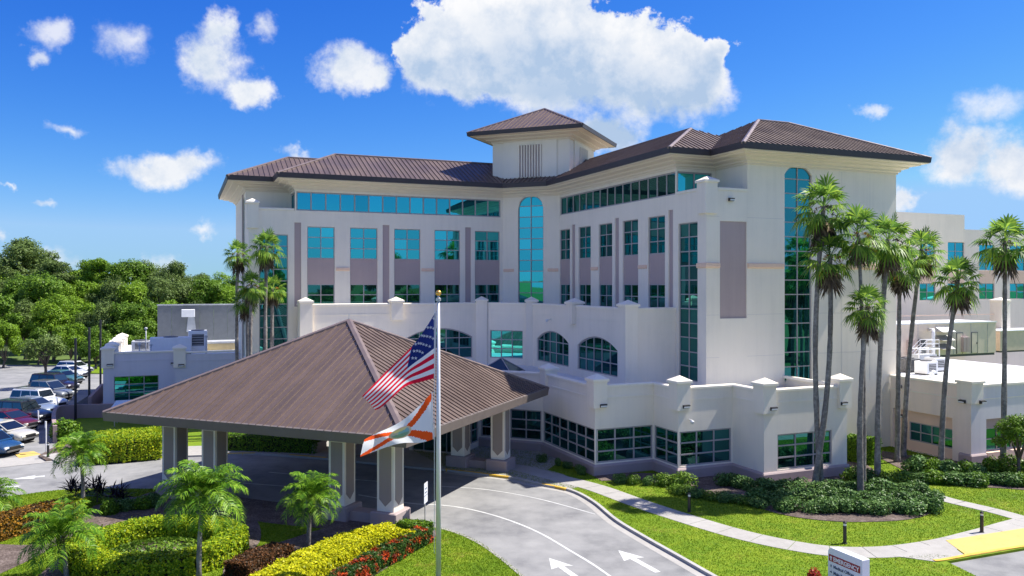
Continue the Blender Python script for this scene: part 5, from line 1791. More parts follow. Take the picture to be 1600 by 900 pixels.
def make_tree_meshes(seed, height, spread, trunk_h, lf, n_leaf=9000, leaf=0.42, flat=0.8, clump=1.0):
    """tapered trunk with limbs; leaf clumps at the limb ends, with gaps between them"""
    r = random.Random(seed)
    B = MB()
    tr = 0.022 * height + 0.06
    lean = (r.uniform(-0.4, 0.4), r.uniform(-0.4, 0.4))
    B.tube([(0, 0, -0.3), (0, 0, 0.3), (lean[0] * 0.4, lean[1] * 0.4, trunk_h * 0.6), (lean[0], lean[1], trunk_h)], [tr * 1.5, tr, tr * 0.8, tr * 0.66], 9)
    cents = []
    cz = trunk_h + (height - trunk_h) * 0.5
    rh = (height - trunk_h * 0.75) / 2
    n1 = 9
    for i in range(n1):
        an = 2 * math.pi * i / n1 + r.uniform(-0.4, 0.4)
        el = r.uniform(0.15, 1.35)
        k = r.uniform(0.62, 0.95)
        e = (lean[0] + math.cos(an) * math.cos(el) * spread * k, lean[1] + math.sin(an) * math.cos(el) * spread * k, cz - rh * 0.25 + math.sin(el) * rh * 1.15 * k)
        s = (lean[0] * 0.9, lean[1] * 0.9, trunk_h * r.uniform(0.72, 1.0))
        m_ = tuple(s[c] + (e[c] - s[c]) * 0.5 + (0, 0, 0.06 * height)[c] for c in range(3))
        B.tube([s, m_, e], [tr * 0.45, tr * 0.28, tr * 0.08], 6)
        cents.append((e, r.uniform(0.22, 0.42)))
        for j in range(3):
            a2 = an + r.uniform(-0.9, 0.9)
            e2 = (m_[0] + math.cos(a2) * spread * r.uniform(0.25, 0.5), m_[1] + math.sin(a2) * spread * r.uniform(0.25, 0.5), m_[2] + r.uniform(-0.12, 0.30) * height * 0.5)
            B.tube([m_, e2], [tr * 0.22, tr * 0.05], 5)
            cents.append((e2, r.uniform(0.13, 0.34)))
    cents.append(((lean[0], lean[1], height - rh * 0.35), 0.42))
    trunk = B.mesh('trunk', BARK, True)
    P, N = [], []
    tot = sum(c[1] ** 2 for c in cents)
    rg = np.random.default_rng(seed)
    for (c, k) in cents:
        n = int(n_leaf * k * k / tot)
        d = rg.normal(0, 1, (n, 3))
        d /= np.linalg.norm(d, axis=1, keepdims=True)
        rad = rg.uniform(0.45, 1.0, n) ** 0.6
        rr = spread * k * clump
        wob = 1 + 0.42 * vnoise(d, seed + int(k * 1000), 3.2)
        p = np.array(c) + d * (rad * wob)[:, None] * np.array([rr, rr, rr * flat])
        P.append(p); N.append(d + np.array([0, 0, 0.5]))
    P = np.concatenate(P); N = np.concatenate(N)
    keep = vnoise(P, seed + 5, 1.1) > -0.57
    P, N = P[keep], N[keep]
    v, q = leaves(P, N, leaf, 0.6, 0.55)
    crown = np_mesh('crown', v, q, lf)
    return trunk, crown


TREES = []
for k, (h, s, th, n, fl_) in enumerate(((18, 6.2, 6.5, 15000, 0.75), (16, 5.4, 4.5, 14000, 0.9), (14, 5.6, 3.2, 14000, 0.85), (12, 4.6, 2.6, 12000, 0.95), (20, 5.2, 9.0, 12000, 0.6), (9.5, 4.2, 1.8, 11000, 0.95))):
    TREES.append((h, [make_tree_meshes(100 + k, h, s, th, TREE_L[k % 3], int(n * 1.9), 0.34, fl_), make_tree_meshes(140 + k, h, s, th, TREE_L[(k + 1) % 3], int(n * 1.9), 0.34, fl_)]))


def tree(x, y, kind, height, label, group, var=0, rz=None, name='tree', z=-0.25):
    h, ms = TREES[kind]
    t = tag(empty(name, (x, y, z), rz if rz is not None else random.uniform(0, 6.28)), label, 'tree', group)
    s = height / h
    t.scale = (s * random.uniform(0.92, 1.1), s * random.uniform(0.92, 1.1), s)
    link('trunk', ms[var][0], t)
    link('crown', ms[var][1], t)
    return t


ORD = ['first', 'second', 'third', 'fourth', 'fifth', 'sixth', 'seventh', 'eighth', 'ninth', 'tenth', 'eleventh', 'twelfth', 'thirteenth', 'fourteenth', 'fifteenth', 'sixteenth', 'seventeenth', 'eighteenth', 'nineteenth', 'twentieth']


def wood_row(lst, Y, rowname, group):
    for i, (px, topy, kind, var) in enumerate(lst):
        yy = Y + random.uniform(-4, 4)
        h = CAM_H + (444 - topy) * yy / 1250 + 0.3
        tree((px - 800) * yy / 1250, yy, kind, h, '%s tree from the left in the wood\'s %s row behind parked cars' % (ORD[i], rowname), group, var)


wood_row([(-70, 395, 0, 0), (-20, 398, 1, 1), (38, 374, 0, 1), (92, 402, 4, 0), (122, 418, 1, 1), (157, 400, 4, 1), (205, 408, 0, 0), (232, 411, 1, 0), (272, 411, 0, 1), (312, 424, 4, 0), (348, 424, 1, 1), (390, 424, 0, 0)], 172, 'tallest rear', 'trees of the wood, rear row')
wood_row([(-60, 440, 2, 0), (-15, 432, 1, 0), (30, 436, 2, 1), (68, 428, 3, 0), (105, 442, 1, 1), (140, 440, 2, 0), (180, 434, 3, 1), (218, 440, 2, 0), (255, 436, 1, 0), (292, 444, 3, 1), (328, 440, 2, 1), (362, 446, 2, 0)], 150, 'middle', 'trees of the wood, middle row')
wood_row([(-45, 470, 3, 0), (-5, 462, 5, 1), (40, 470, 3, 1), (84, 462, 2, 0), (124, 478, 5, 0), (160, 470, 3, 1), (196, 474, 5, 1), (232, 470, 3, 0), (270, 474, 5, 0), (310, 472, 3, 1), (345, 474, 5, 1)], 134, 'low front', 'trees of the wood, front row')
wood_row([(5, 508, 5, 0), (60, 514, 5, 1), (110, 508, 5, 0), (150, 512, 5, 1), (205, 505, 5, 1)], 122, 'bushy nearest', 'bushy trees at the car park edge')
# young oak in the car park island and the same kind beyond the frame that the windows mirror
x, y = G(72, 605)
TREES.append((7.5, [make_tree_meshes(301, 7.5, 2.6, 3.4, TREE_L[1], 3200, 0.30, 0.8), make_tree_meshes(302, 7.5, 2.6, 2.4, TREE_L[0], 5200, 0.26, 0.8)]))
tree(x, y, 6, 6.6, 'young open-crowned oak with pale trunk in the car park', None, 0, 0.5)
back = [(112, 34, 1, 0, 17), (104, 18, 2, 1, 15), (96, 2, 0, 0, 19), (88, -12, 1, 1, 17), (78, -22, 2, 0, 16), (68, -34, 0, 1, 20), (58, -44, 1, 0, 17), (46, -52, 2, 1, 16), (34, -58, 0, 0, 20), (20, -64, 1, 1, 18), (6, -66, 2, 0, 16), (118, 52, 0, 1, 18), (100, 26, 3, 0, 10), (92, 10, 2, 1, 11), (83, -4, 3, 1, 10), (73, -16, 2, 0, 11), (62, -27, 3, 0, 10), (52, -37, 2, 1, 11), (40, -45, 3, 1, 10), (26, -52, 2, 0, 11)]
for i, (x, y, k, v, h) in enumerate(back):
    tree(x, y, k, h, '%s tree of the row across the road that the windows mirror' % ORD[i], 'trees mirrored in the windows', v)


for i, (x, y) in enumerate([(104, 30), (97, 14), (90, 3), (81, -8), (76, -15), (67, -24), (60, -31), (50, -40), (43, -46), (31, -52), (22, -57), (9, -60), (-4, -64), (-18, -66)]):
    tree(x * 0.94 + 2, y * 0.94 + 2, 5, random.uniform(8.5, 11), '%s low bushy tree under the row that the windows mirror' % ORD[i], 'low trees mirrored in the windows', i % 2)


# ---- fan palms
def fan_leaf(P, F, o, d, up, pet, rad, droop, nseg=15, r=random):
    """petiole and a folded fan of pointed segments"""
    o, d, up = Vector(o), Vector(d).normalized(), Vector(up)
    sd_ = d.cross(up).normalized()
    up = sd_.cross(d).normalized()
    tip = o + d * pet - Vector((0, 0, 1)) * pet * pet * 0.10
    k = len(P)
    w = 0.035
    P += [o - sd_ * w, o + sd_ * w, tip + sd_ * w, tip - sd_ * w]
    F.append((k, k + 1, k + 2, k + 3))
    span = R(r.uniform(190, 235))
    for i in range(nseg):
        a = -span / 2 + span * i / (nseg - 1)
        l = rad * (0.72 + 0.28 * math.cos(a * 0.75)) * r.uniform(0.9, 1.05)
        dirv = d * math.cos(a) + sd_ * math.sin(a)
        per = d * -math.sin(a) + sd_ * math.cos(a)
        lift = up * (0.10 * (i % 2) - 0.05)
        hw_ = rad * 0.068
        m1 = tip + dirv * l * 0.55 - Vector((0, 0, 1)) * droop * 0.16 * l + lift * l * 0.4
        m2 = tip + dirv * l - Vector((0, 0, 1)) * droop * (0.62 + 0.25 * r.random()) * l
        k = len(P)
        P += [tip, m1 + per * hw_, m2, m1 - per * hw_]
        F.append((k, k + 1, k + 2, k + 3))


def fan_crown(seed, n=38, rad=0.95, pet=0.95):
    r = random.Random(seed)
    P, F = [], []
    for i in range(n):
        t = (i + 0.5) / n
        an = i * 2.399963 + r.uniform(-0.25, 0.25)
        el = R(82 - 128 * t ** 0.9) + r.uniform(-0.12, 0.12)
        d = (math.cos(an) * math.cos(el), math.sin(an) * math.cos(el), math.sin(el))
        up = (-math.cos(an) * math.sin(el), -math.sin(an) * math.sin(el), math.cos(el))
        fan_leaf(P, F, (0.06 * math.cos(an), 0.06 * math.sin(an), -0.25 * t), d, up, pet * r.uniform(0.8, 1.1), rad * r.uniform(0.85, 1.1), 0.25 + 0.9 * t, 15, r)
    me = np_mesh('crown', np.array([tuple(p) for p in P]), np.array(F), PALM_L)
    # skirt of dead fronds hanging along the trunk
    P, F = [], []
    for i in range(38):
        an = r.uniform(0, 6.28)
        d = (math.cos(an) * 0.5, math.sin(an) * 0.5, -1)
        fan_leaf(P, F, (0.14 * math.cos(an), 0.14 * math.sin(an), -0.55 - 0.75 * r.random()), d, (math.cos(an), math.sin(an), 0.3), 0.34, 0.78 * r.uniform(0.6, 1.2), 0.6, 7, r)
    sk = np_mesh('dead_fronds', np.array([tuple(p) for p in P]), np.array(F), DEAD_L)
    # fruit stalks
    pts = []
    for s in range(3):
        an = r.uniform(0, 6.28)
        for j in range(70):
            t = r.random()
            rr = 0.25 + 0.75 * t ** 0.7
            pts.append((math.cos(an) * rr + r.gauss(0, 0.05 + 0.07 * t), math.sin(an) * rr + r.gauss(0, 0.05 + 0.07 * t), -0.1 + 0.15 * t - 1.35 * t * t + r.gauss(0, 0.05)))
    pts = np.array(pts)
    v, q = leaves(pts, np.zeros_like(pts) + [0, 0, 1], 0.11, 0.6, 1.0)
    fr = np_mesh('fruit_stalks', v, q, DEAD_L if seed % 2 else FRUIT_L)
    return me, sk, fr


FANS = [fan_crown(11, 27), fan_crown(12, 22), fan_crown(13, 29, 0.88, 0.85), fan_crown(14, 25, 0.95, 1.0)]


def fan_palm(base, top, crown_z, var, s, label, group, bend=(0, 0), r0=0.21, r1=0.125, skirt=True, fruit=True, name='fan_palm'):
    """trunk runs from base (x,y) to top (x,y) at crown_z"""
    t = tag(empty(name, (base[0], base[1], 0)), label, 'palm', group)
    n = 26
    pts, rad = [], []
    for i in range(n + 1):
        u = i / n
        x = (top[0] - base[0]) * u + bend[0] * math.sin(math.pi * u)
        y = (top[1] - base[1]) * u + bend[1] * math.sin(math.pi * u)
        pts.append((x, y, -0.15 + (crown_z + 0.1) * u))
        rad.append((r0 * 1.5 if i == 0 else r0 + (r1 - r0) * u ** 0.6) * random.uniform(0.90, 1.10))
    MB().tube(pts, rad, 10).build('trunk', BARKP, t, smooth=True)
    c, sk, fr = FANS[var]
    loc = (top[0] - base[0], top[1] - base[1], crown_z)
    rz = random.uniform(0, 6.28)
    for nm, me, on in (('crown', c, True), ('dead_fronds', sk, skirt), ('fruit_stalks', fr, fruit)):
        if on:
            o = link(nm, me, t, loc, rz)
            if nm == 'fruit_stalks': o['kind'] = 'stuff'
            k_ = random.uniform(0.92, 1.08)
            o.scale = (s * k_, s / k_, s * random.uniform(0.92, 1.08))
    return t


def palm_from(bx, by, tx, ty, var, s, label, group='fan palms right of the entrance', bend=0.0, dy=0.0, **k):
    b = G(bx, by)
    Y = b[1] + dy
    top = ((tx - 800) * Y / 1250, Y)
    fan_palm(b, top, CAM_H + (444 - ty) * Y / 1250, var, s, label, group, (bend, 0), **k)


palm_from(1284, 764, 1287, 320, 0, 1.13, 'tallest fan palm, its crown in front of the tall arched tower window', bend=-0.45)
palm_from(1271, 766, 1297, 398, 1, 1.09, 'fan palm whose trunk crosses the tallest one, orange fruit under its crown', bend=0.4)
palm_from(1345, 776, 1355, 476, 2, 0.92, 'short fan palm with bright young leaf and long fruit stalks', bend=-0.2)
palm_from(1349, 772, 1341, 362, 3, 0.96, 'thin fan palm rising behind the short one with fruit stalks', bend=0.15, r0=0.15, r1=0.10)
palm_from(1371, 757, 1388, 372, 0, 1.05, 'dark-trunked fan palm right of the tower corner', bend=-0.2)
palm_from(1402, 722, 1406, 410, 1, 1.02, 'fan palm with a thick brown skirt of dead fronds', bend=0.0)
palm_from(1411, 714, 1440, 388, 3, 1.11, 'fan palm leaning right beside the one with the thick skirt', bend=-0.2)
palm_from(1470, 733, 1497, 436, 2, 1.09, 'lower fan palm leaning right in front of the rooftop equipment', bend=-0.25)
palm_from(1567, 738, 1570, 374, 0, 1.13, 'rightmost fan palm with dark straight trunk', bend=0.05)
LG = 'fan palms left of the hospital'
for (bx, tx, ty, Y, var, s, lab) in ((374, 372, 395, 67, 1, 0.80, 'left fan palm of the cluster by the left wing'), (419, 417, 384, 66, 0, 0.90, 'tallest fan palm of the cluster by the left wing'),
                                   (396, 393, 444, 65, 3, 0.76, 'lower middle fan palm of the cluster by the left wing'), (383, 384, 468, 66, 2, 0.76, 'lowest fan palm of the cluster by the left wing'), (424, 426, 448, 67.5, 1, 0.76, 'fan palm at the back right of the left cluster')):
    fan_palm(((bx - 800) * Y / 1250, Y), ((tx - 800) * Y / 1250, Y), CAM_H + (444 - ty) * Y / 1250, var, s, lab, LG, (random.uniform(-0.2, 0.2), 0), r0=0.2, r1=0.12)


# ---- feather palms in the flag island
def feather_crown(seed, n=36, length=1.9):
    r = random.Random(seed)
    P, F = [], []
    for i in range(n):
        t = (i + 0.5) / n
        an = i * 2.399963 + r.uniform(-0.2, 0.2)
        el0 = R(84 - 88 * t) + r.uniform(-0.1, 0.1)
        L = length * r.uniform(0.85, 1.1) * (0.8 + 0.2 * t)
        h = Vector((math.cos(an), math.sin(an), 0))
        sd_ = Vector((-math.sin(an), math.cos(an), 0))
        pts = []
        p = Vector((0.04 * math.cos(an), 0.04 * math.sin(an), -0.18 * t))
        el = el0
        ns = 15
        for k in range(ns + 1):
            pts.append((p.copy(), el))
            p = p + (h * math.cos(el) + Vector((0, 0, 1)) * math.sin(el)) * (L / ns)
            el -= R(5.4 + 3.4 * t) * (0.35 + 1.3 * k / ns)
        for k in range(ns):
            (p0, e0), (p1, e1) = pts[k], pts[k + 1]
            b = len(P)
            w = 0.022 * (1 - 0.7 * k / ns)
            P += [p0 - sd_ * w, p0 + sd_ * w, p1 + sd_ * w, p1 - sd_ * w]
            F.append((b, b + 1, b + 2, b + 3))
            if k < 2:
                continue
            fr = k / ns
            ll = 0.50 * math.sin(math.pi * min(1, 0.16 + fr * 0.84)) ** 0.7 + 0.06
            tang = (p1 - p0).normalized()
            upv = sd_.cross(tang).normalized()
            if upv.z < 0:
                upv = -upv
            for sgn in (-1, 1):
                for half in (0.0, 0.5):
                    q = p0 + (p1 - p0) * (half + 0.2 * r.random())
                    dv = (sd_ * sgn * 0.85 + tang * 0.52 + upv * r.uniform(0.05, 0.38)).normalized()
                    m_ = q + dv * ll * 0.5 + Vector((0, 0, 0.02))
                    e_ = q + dv * ll * r.uniform(0.9, 1.1) - Vector((0, 0, 1)) * ll * r.uniform(0.22, 0.45)
                    wv = tang * 0.030
                    b = len(P)
                    P += [q, m_ + wv, e_, m_ - wv]
                    F.append((b, b + 1, b + 2, b + 3))
    return np_mesh('crown', np.array([tuple(p) for p in P]), np.array(F), DATE_L)


FEATH = [feather_crown(21), feather_crown(22, 34), feather_crown(23, 40)]


def feather_palm(bx, by, cx, cy, s, var, label, dy=0.0, lean=0.0):
    b = G(bx, by)
    Y = b[1] + dy
    top = ((cx - 800) * Y / 1250, Y)
    cz = CAM_H - (cy - 444) * Y / 1250
    t = tag(empty('feather_palm', (b[0], b[1], 0)), label, 'palm', 'feather palms round the flag island')
    n = 9
    pts = [((top[0] - b[0]) * u + lean * math.sin(math.pi * u), (top[1] - b[1]) * u, -0.1 + (cz + 0.1) * u) for u in [i / n for i in range(n + 1)]]
    MB().tube(pts, [0.11 * (1.3 if i == 0 else 1) * random.uniform(0.92, 1.08) * (1 - 0.25 * i / n) for i in range(n + 1)], 9).build('trunk', BARKP, t, smooth=True)
    loc = (top[0] - b[0], top[1] - b[1], cz)
    bt = MB()
    for k in range(9):
        an = k * 0.7
        bt.tube([(loc[0] + 0.09 * math.cos(an), loc[1] + 0.09 * math.sin(an), cz - 0.75), (loc[0] + 0.13 * math.cos(an), loc[1] + 0.13 * math.sin(an), cz - 0.25), (loc[0] + 0.16 * math.cos(an), loc[1] + 0.16 * math.sin(an), cz + 0.05)], [0.035, 0.04, 0.015], 5)
    bt.build('crownshaft', DEAD_L, t)
    c = link('crown', FEATH[var], t, loc, random.uniform(0, 6.28))
    c.scale = (s, s, s)
    return t


feather_palm(130, 800, 126, 708, 0.95, 0, 'feather palm by the left road, between lawn and croton hedge', lean=0.05)
feather_palm(311, 902, 318, 772, 1.18, 2, 'largest feather palm, in front of the round hedge', lean=-0.06)
feather_palm(482, 857, 487, 776, 0.96, 1, 'feather palm with thin pale trunk in front of the canopy columns', lean=-0.04)
feather_palm(105, 906, 95, 836, 1.06, 1, 'feather palm at the lower left beside the round hedge', lean=0.03)
feather_palm(-22, 822, -18, 780, 1.00, 0, 'feather palm cut by the left edge of the picture')


# ---- clipped hedges
def hedge_mesh(name, surf, n, lf, size, jitter=0.5):
    P, N = surf(n)
    P = P + rng.normal(0, size * 0.35, P.shape)
    v, q = leaves(P, N, size, 0.62, jitter)
    return np_mesh(name, v, q, lf)


def line_surf(pts, w, h, rnd=0.18, seed=1):
    """top and sides of a clipped hedge along a plan line"""
    pts = np.array(pts, dtype=float)
    seg = np.linalg.norm(np.diff(pts, axis=0), axis=1)
    cum = np.concatenate([[0], np.cumsum(seg)])

    def f(n):
        s = rng.uniform(0, cum[-1], n)
        i = np.clip(np.searchsorted(cum, s, side='right') - 1, 0, len(seg) - 1)
        t = ((s - cum[i]) / seg[i])[:, None]
        p = pts[i] * (1 - t) + pts[i + 1] * t
        d = (pts[i + 1] - pts[i]) / seg[i][:, None]
        nr = np.stack([d[:, 1], -d[:, 0]], 1)
        per = w + 2 * h
        c = rng.uniform(0, per, n)
        endf = rng.random(n) < (w / (cum[-1] + w))
        z = np.where(c < h, c, np.where(c < h + w, h, per - c))
        lat = np.where(c < h, -w / 2, np.where(c < h + w, c - h - w / 2, w / 2))
        nx = np.where(c < h, -1.0, np.where(c < h + w, 0.0, 1.0))
        nz = np.where((c >= h) & (c < h + w), 1.0, 0.15)
        lat = lat - np.sign(lat) * 0.05 * (z / h) ** 3
        # rounded shoulders and slight waviness
        z = z - rnd * (np.abs(lat) / (w / 2)) ** 6 * (z > h * 0.95)
        # end caps
        z = np.where(endf, rng.uniform(0, h, n), z)
        lat = np.where(endf, rng.uniform(-w / 2, w / 2, n), lat)
        side = rng.random(n) < 0.5
        pe = np.where(side[:, None], pts[0], pts[-1])
        p = np.where(endf[:, None], pe, p)
        q = np.column_stack([p + nr * lat[:, None], np.maximum(z, 0.03)])
        q[:, 2] += 0.09 * vnoise(q, seed, 2.3) * (q[:, 2] > h * 0.6)
        q[:, :2] += nr * (0.07 * vnoise(q, seed + 3, 2.0))[:, None] * np.sign(lat)[:, None]
        nn = np.column_stack([nr * nx[:, None], nz])
        return q, nn
    return f


def hedge_core(name, pts, w, h, m, parent):
    o = strip(name, pts, -w / 2, w / 2, -0.02, h, m, parent, None)
    return o


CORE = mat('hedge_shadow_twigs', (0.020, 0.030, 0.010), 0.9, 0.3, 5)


def hedge(label, pts, w, h, n, lf, size, name='hedge', cat='hedge', seed=1, top=None, group=None):
    t = tag(empty(name, (0, 0, 0)), label, cat, group)
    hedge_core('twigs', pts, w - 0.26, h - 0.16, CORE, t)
    link('foliage', hedge_mesh('foliage', line_surf(pts, w, h, 0.12, seed), int(n * 1.8), lf, size * 0.74, 0.38), t)
    return t


# ring hedge: outer wall, top and inner wall
RC = (-16.35, 36.9)
ring = tag(empty('round_hedge', (0, 0, 0)), 'large ring-shaped clipped lime green hedge in the flag island', 'hedge')
ring_line = [(RC[0] + 2.95 * math.cos(a) * 1.10, RC[1] + 2.95 * math.sin(a) * 0.98) for a in [2 * math.pi * i / 40 for i in range(41)]]
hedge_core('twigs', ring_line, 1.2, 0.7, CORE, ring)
link('foliage', hedge_mesh('foliage', line_surf(ring_line, 1.5, 0.85, 0.16, 4), 44000, LIME_L, 0.12, 0.38), ring)
dn = rng.normal(0, 1, (3500, 3)); dn[:, 2] = np.abs(dn[:, 2]); dn /= np.linalg.norm(dn, axis=1, keepdims=True)
pp = np.array([RC[0], RC[1], 0.1]) + dn * np.array([2.3, 2.05, 0.28])
v, q = leaves(pp, dn, 0.17, 0.6, 0.5)
link('inner_planting', np_mesh('inner_planting', v, q, SHRUB2_L), ring)

yl = smooth_line([G(620, 834, 0.5), G(570, 843, 0.5), G(515, 866, 0.5), G(460, 893, 0.5), G(400, 930, 0.5)])
hedge('bright golden clipped hedge running toward the flagpole', yl, 2.0, 0.78, 17000, YELL_L, 0.16, seed=8)
ix = smooth_line([G(662, 835, 0.3), G(630, 853, 0.3), G(590, 874, 0.3), G(550, 897, 0.3), G(510, 922, 0.3)])
hedge('low ixora hedge with red flower heads along the golden hedge', ix, 0.95, 0.62, 8500, IXORA_L, 0.15, seed=9)
cr1 = smooth_line([G(440, 864, 0.3), G(405, 878, 0.3), G(370, 895, 0.3)])
hedge('short brown-red croton hedge left of the golden hedge', cr1, 1.3, 0.75, 4500, CROT2_L, 0.15, seed=10)
cl_ = smooth_line([G(100, 800, 0.4), G(60, 808, 0.4), G(10, 822, 0.4), G(-60, 845, 0.4), G(-140, 872, 0.4)])
hedge('orange and brown croton hedge at the left edge', cl_, 1.7, 0.95, 9000, CROT_L, 0.17, seed=11)
cl2 = smooth_line([G(132, 787, 0.4), G(112, 791, 0.4), G(92, 797, 0.4)])
hedge('small yellow-green hedge end beside the palm by the left road', cl2, 1.0, 0.7, 2200, LIME_L, 0.15, seed=12)
hz = [G(150, 697, 0.8), G(200, 694, 0.8), G(246, 690, 0.8)]
hedge('tall clipped lime hedge block behind the left road', smooth_line(hz), 4.6, 1.55, 15000, LIME_L, 0.19, seed=13)
hedge('dark clipped hedge behind the canopy, left of the entrance', smooth_line([G(352, 689, 0.5), G(420, 691, 0.5), G(500, 694, 0.5)]), 2.2, 1.2, 6000, HEDGE_L, 0.17, seed=14)
hedge('low clipped hedge strip at the front column base', smooth_line([G(628, 818, 0.2), G(650, 820, 0.2), G(668, 824, 0.2)]), 0.9, 0.35, 1800, HEDGE_L, 0.13, seed=15)
hedge('tall dark hedge against the tower wall behind the palms', smooth_line([G(1326, 700, 0.8), G(1345, 703, 0.8), G(1368, 706, 0.8)]), 1.6, 1.7, 5500, HEDGE_L, 0.18, seed=16)
o = tag(empty('dark_shrub', (0, 0, 0)), 'dark round shrub against the retaining wall by the car park', 'shrub')


# ---- rounded shrubs
def shrub_mesh(seed, n, lf, size, lumps=5):
    r = np.random.default_rng(seed)
    P, N = [], []
    for k in range(lumps):
        c = np.array([r.uniform(-0.45, 0.45), r.uniform(-0.45, 0.45), r.uniform(0.3, 0.5)])
        rad = r.uniform(0.42, 0.62)
        m_ = n // lumps
        d = r.normal(0, 1, (m_, 3)); d /= np.linalg.norm(d, axis=1, keepdims=True)
        P.append(c + d * rad * r.uniform(0.75, 1.08, m_)[:, None]); N.append(d + [0, 0, 0.3])
    P = np.concatenate(P); N = np.concatenate(N)
    P[:, 2] = np.abs(P[:, 2])
    v, q = leaves(P, N, size, 0.6, 0.6)
    return np_mesh('foliage', v, q, lf)


SHR = [shrub_mesh(31, 1500, SHRUB_L, 0.15), shrub_mesh(32, 1500, SHRUB_L, 0.15), shrub_mesh(33, 1500, SHRUB_L, 0.16, 6), shrub_mesh(34, 1300, SHRUB2_L, 0.16), shrub_mesh(35, 1400, HEDGE_L, 0.17, 4)]
STW = MB()
for k in range(5):
    an = k * 1.26
    STW.tube([(0, 0, -0.1), (0.12 * math.cos(an), 0.12 * math.sin(an), 0.2), (0.35 * math.cos(an), 0.35 * math.sin(an), 0.5)], [0.03, 0.025, 0.01], 5)
STW = STW.mesh('stems', BARK)


def shrub(x, y, s, h, kind, label, group, root=None):
    t = root or tag(empty('shrub', (x, y, 0.02)), label, 'shrub', group)
    t.location = (x, y, 0.02)
    t.rotation_euler.z = random.uniform(0, 6.28)
    t.scale = (s, s, h)
    link('stems', STW, t)
    link('foliage', SHR[kind], t)
    return t


x, y = G(102, 686)
shrub(x, y, 1.5, 1.5, 4, None, None, o)


def shrub_row(px0, py0, px1, py1, n, s, h, kinds, where, group, jit=0.25):
    for i in range(n):
        t = i / max(1, n - 1)
        x, y = G(px0 + (px1 - px0) * t, py0 + (py1 - py0) * t, 0.1)
        shrub(x + random.uniform(-jit, jit), y + random.uniform(-jit, jit), s * random.uniform(0.85, 1.15), h * random.uniform(0.85, 1.15), kinds[i % len(kinds)],
              'rounded green shrub, %s from the left in %s' % (ORD[i], where), group)


shrub_row(1215, 796, 1450, 797, 10, 0.98, 0.72, [0, 1, 2], 'the front row of the palm bed', 'shrubs of the palm bed, front row')
shrub_row(1175, 781, 1452, 783, 12, 0.98, 0.75, [2, 0, 1], 'the second row of the palm bed', 'shrubs of the palm bed, second row')
shrub_row(1200, 768, 1428, 770, 10, 0.95, 0.78, [1, 2, 0], 'the third row of the palm bed', 'shrubs of the palm bed, third row')
shrub_row(1330, 752, 1405, 756, 4, 0.95, 1.0, [3, 0, 3], 'the rear row of the palm bed', 'shrubs of the palm bed, rear row')
shrub_row(1130, 757, 1190, 764, 4, 0.8, 0.75, [0, 2], 'the row under the podium corner', 'shrubs under the podium corner')
shrub_row(1060, 768, 1190, 790, 8, 0.72, 0.45, [3, 0, 1], 'the low ground cover row by the lawn', 'low shrubs by the lawn')
shrub_row(968, 752, 1035, 757, 4, 0.45, 0.55, [0, 3], 'the sparse bed by the podium glass', 'small shrubs by the podium glass')
shrub_row(1048, 756, 1072, 760, 2, 0.85, 0.8, [3, 3], 'the bright pair below the podium window', 'bright shrubs below the podium window')
shrub_row(1440, 752, 1600, 757, 8, 1.0, 0.72, [0, 4, 2], 'the bed by the right lawn', 'shrubs by the right lawn')
shrub_row(1432, 737, 1530, 745, 5, 1.0, 1.0, [2, 4], 'the rear bed of the clinic', 'shrubs at the clinic wall')
shrub_row(1550, 740, 1610, 742, 3, 1.0, 1.1, [4, 3], 'the bed under the right clinic window', 'shrubs under the clinic window')
shrub_row(852, 719, 915, 740, 5, 0.45, 0.5, [0, 1], 'the shaded strip along the podium glass', 'shrubs along the podium glass')
shrub_row(170, 800, 240, 788, 4, 0.7, 0.7, [4, 0], 'the shaded bed behind the round hedge', 'shrubs behind the round hedge')
x, y = G(1268, 908)
t = tag(empty('flower_shrub', (x, y, 0)), 'small red-flowered shrub at the foot of the EMERGENCY sign', 'shrub')
t.scale = (0.45, 0.45, 0.6)
link('stems', STW, t)
link('foliage', shrub_mesh(41, 700, leafmat('red_flowers', (0.10, 0.010, 0.012), (0.40, 0.02, 0.02), (0.65, 0.12, 0.05), 0.2), 0.16, 3), t)
x, y = G(1592, 748)
tree(x, y, 6, 4.2, 'small leafy tree at the right edge in front of the clinic window', None, 1, 1.0, z=0)
# dark spiky cordylines behind the palm by the left road
for i, (px, py, s) in enumerate(((118, 783, 1.0), (152, 785, 1.15), (185, 790, 0.9))):
    x, y = G(px, py)
    P, F = [], []
    r = random.Random(60 + i)
    for k in range(110):
        an = r.uniform(0, 6.28); el = R(r.uniform(-5, 80)); L = r.uniform(0.55, 0.95) * s
        hk = k % 4
        o0 = Vector((0.32 * math.cos(hk * 1.6), 0.32 * math.sin(hk * 1.6), r.uniform(0.15, 0.75) * s + 0.1 * hk))
        d = Vector((math.cos(an) * math.cos(el), math.sin(an) * math.cos(el), math.sin(el)))
        sd_ = Vector((-math.sin(an), math.cos(an), 0)) * 0.045
        b = len(P)
        P += [o0, o0 + d * L * 0.5 + sd_, o0 + d * L - Vector((0, 0, 0.12 * L)), o0 + d * L * 0.5 - sd_]
        F.append((b, b + 1, b + 2, b + 3))
    t = tag(empty('cordyline', (x, y, 0)), ['dark purple spiky plant left of the feather palm trunk', 'dark purple spiky plant right of the feather palm trunk', 'dark purple spiky plant in the canopy shade'][i], 'plant', 'purple spiky plants')
    link('leaves', np_mesh('leaves', np.array([tuple(p) for p in P]), np.array(F), CORDY_L), t)
    MB().tube([(0, 0, -0.1), (0.03, 0, 1.0 * s)], 0.035, 6).build('stem', BARK, t)


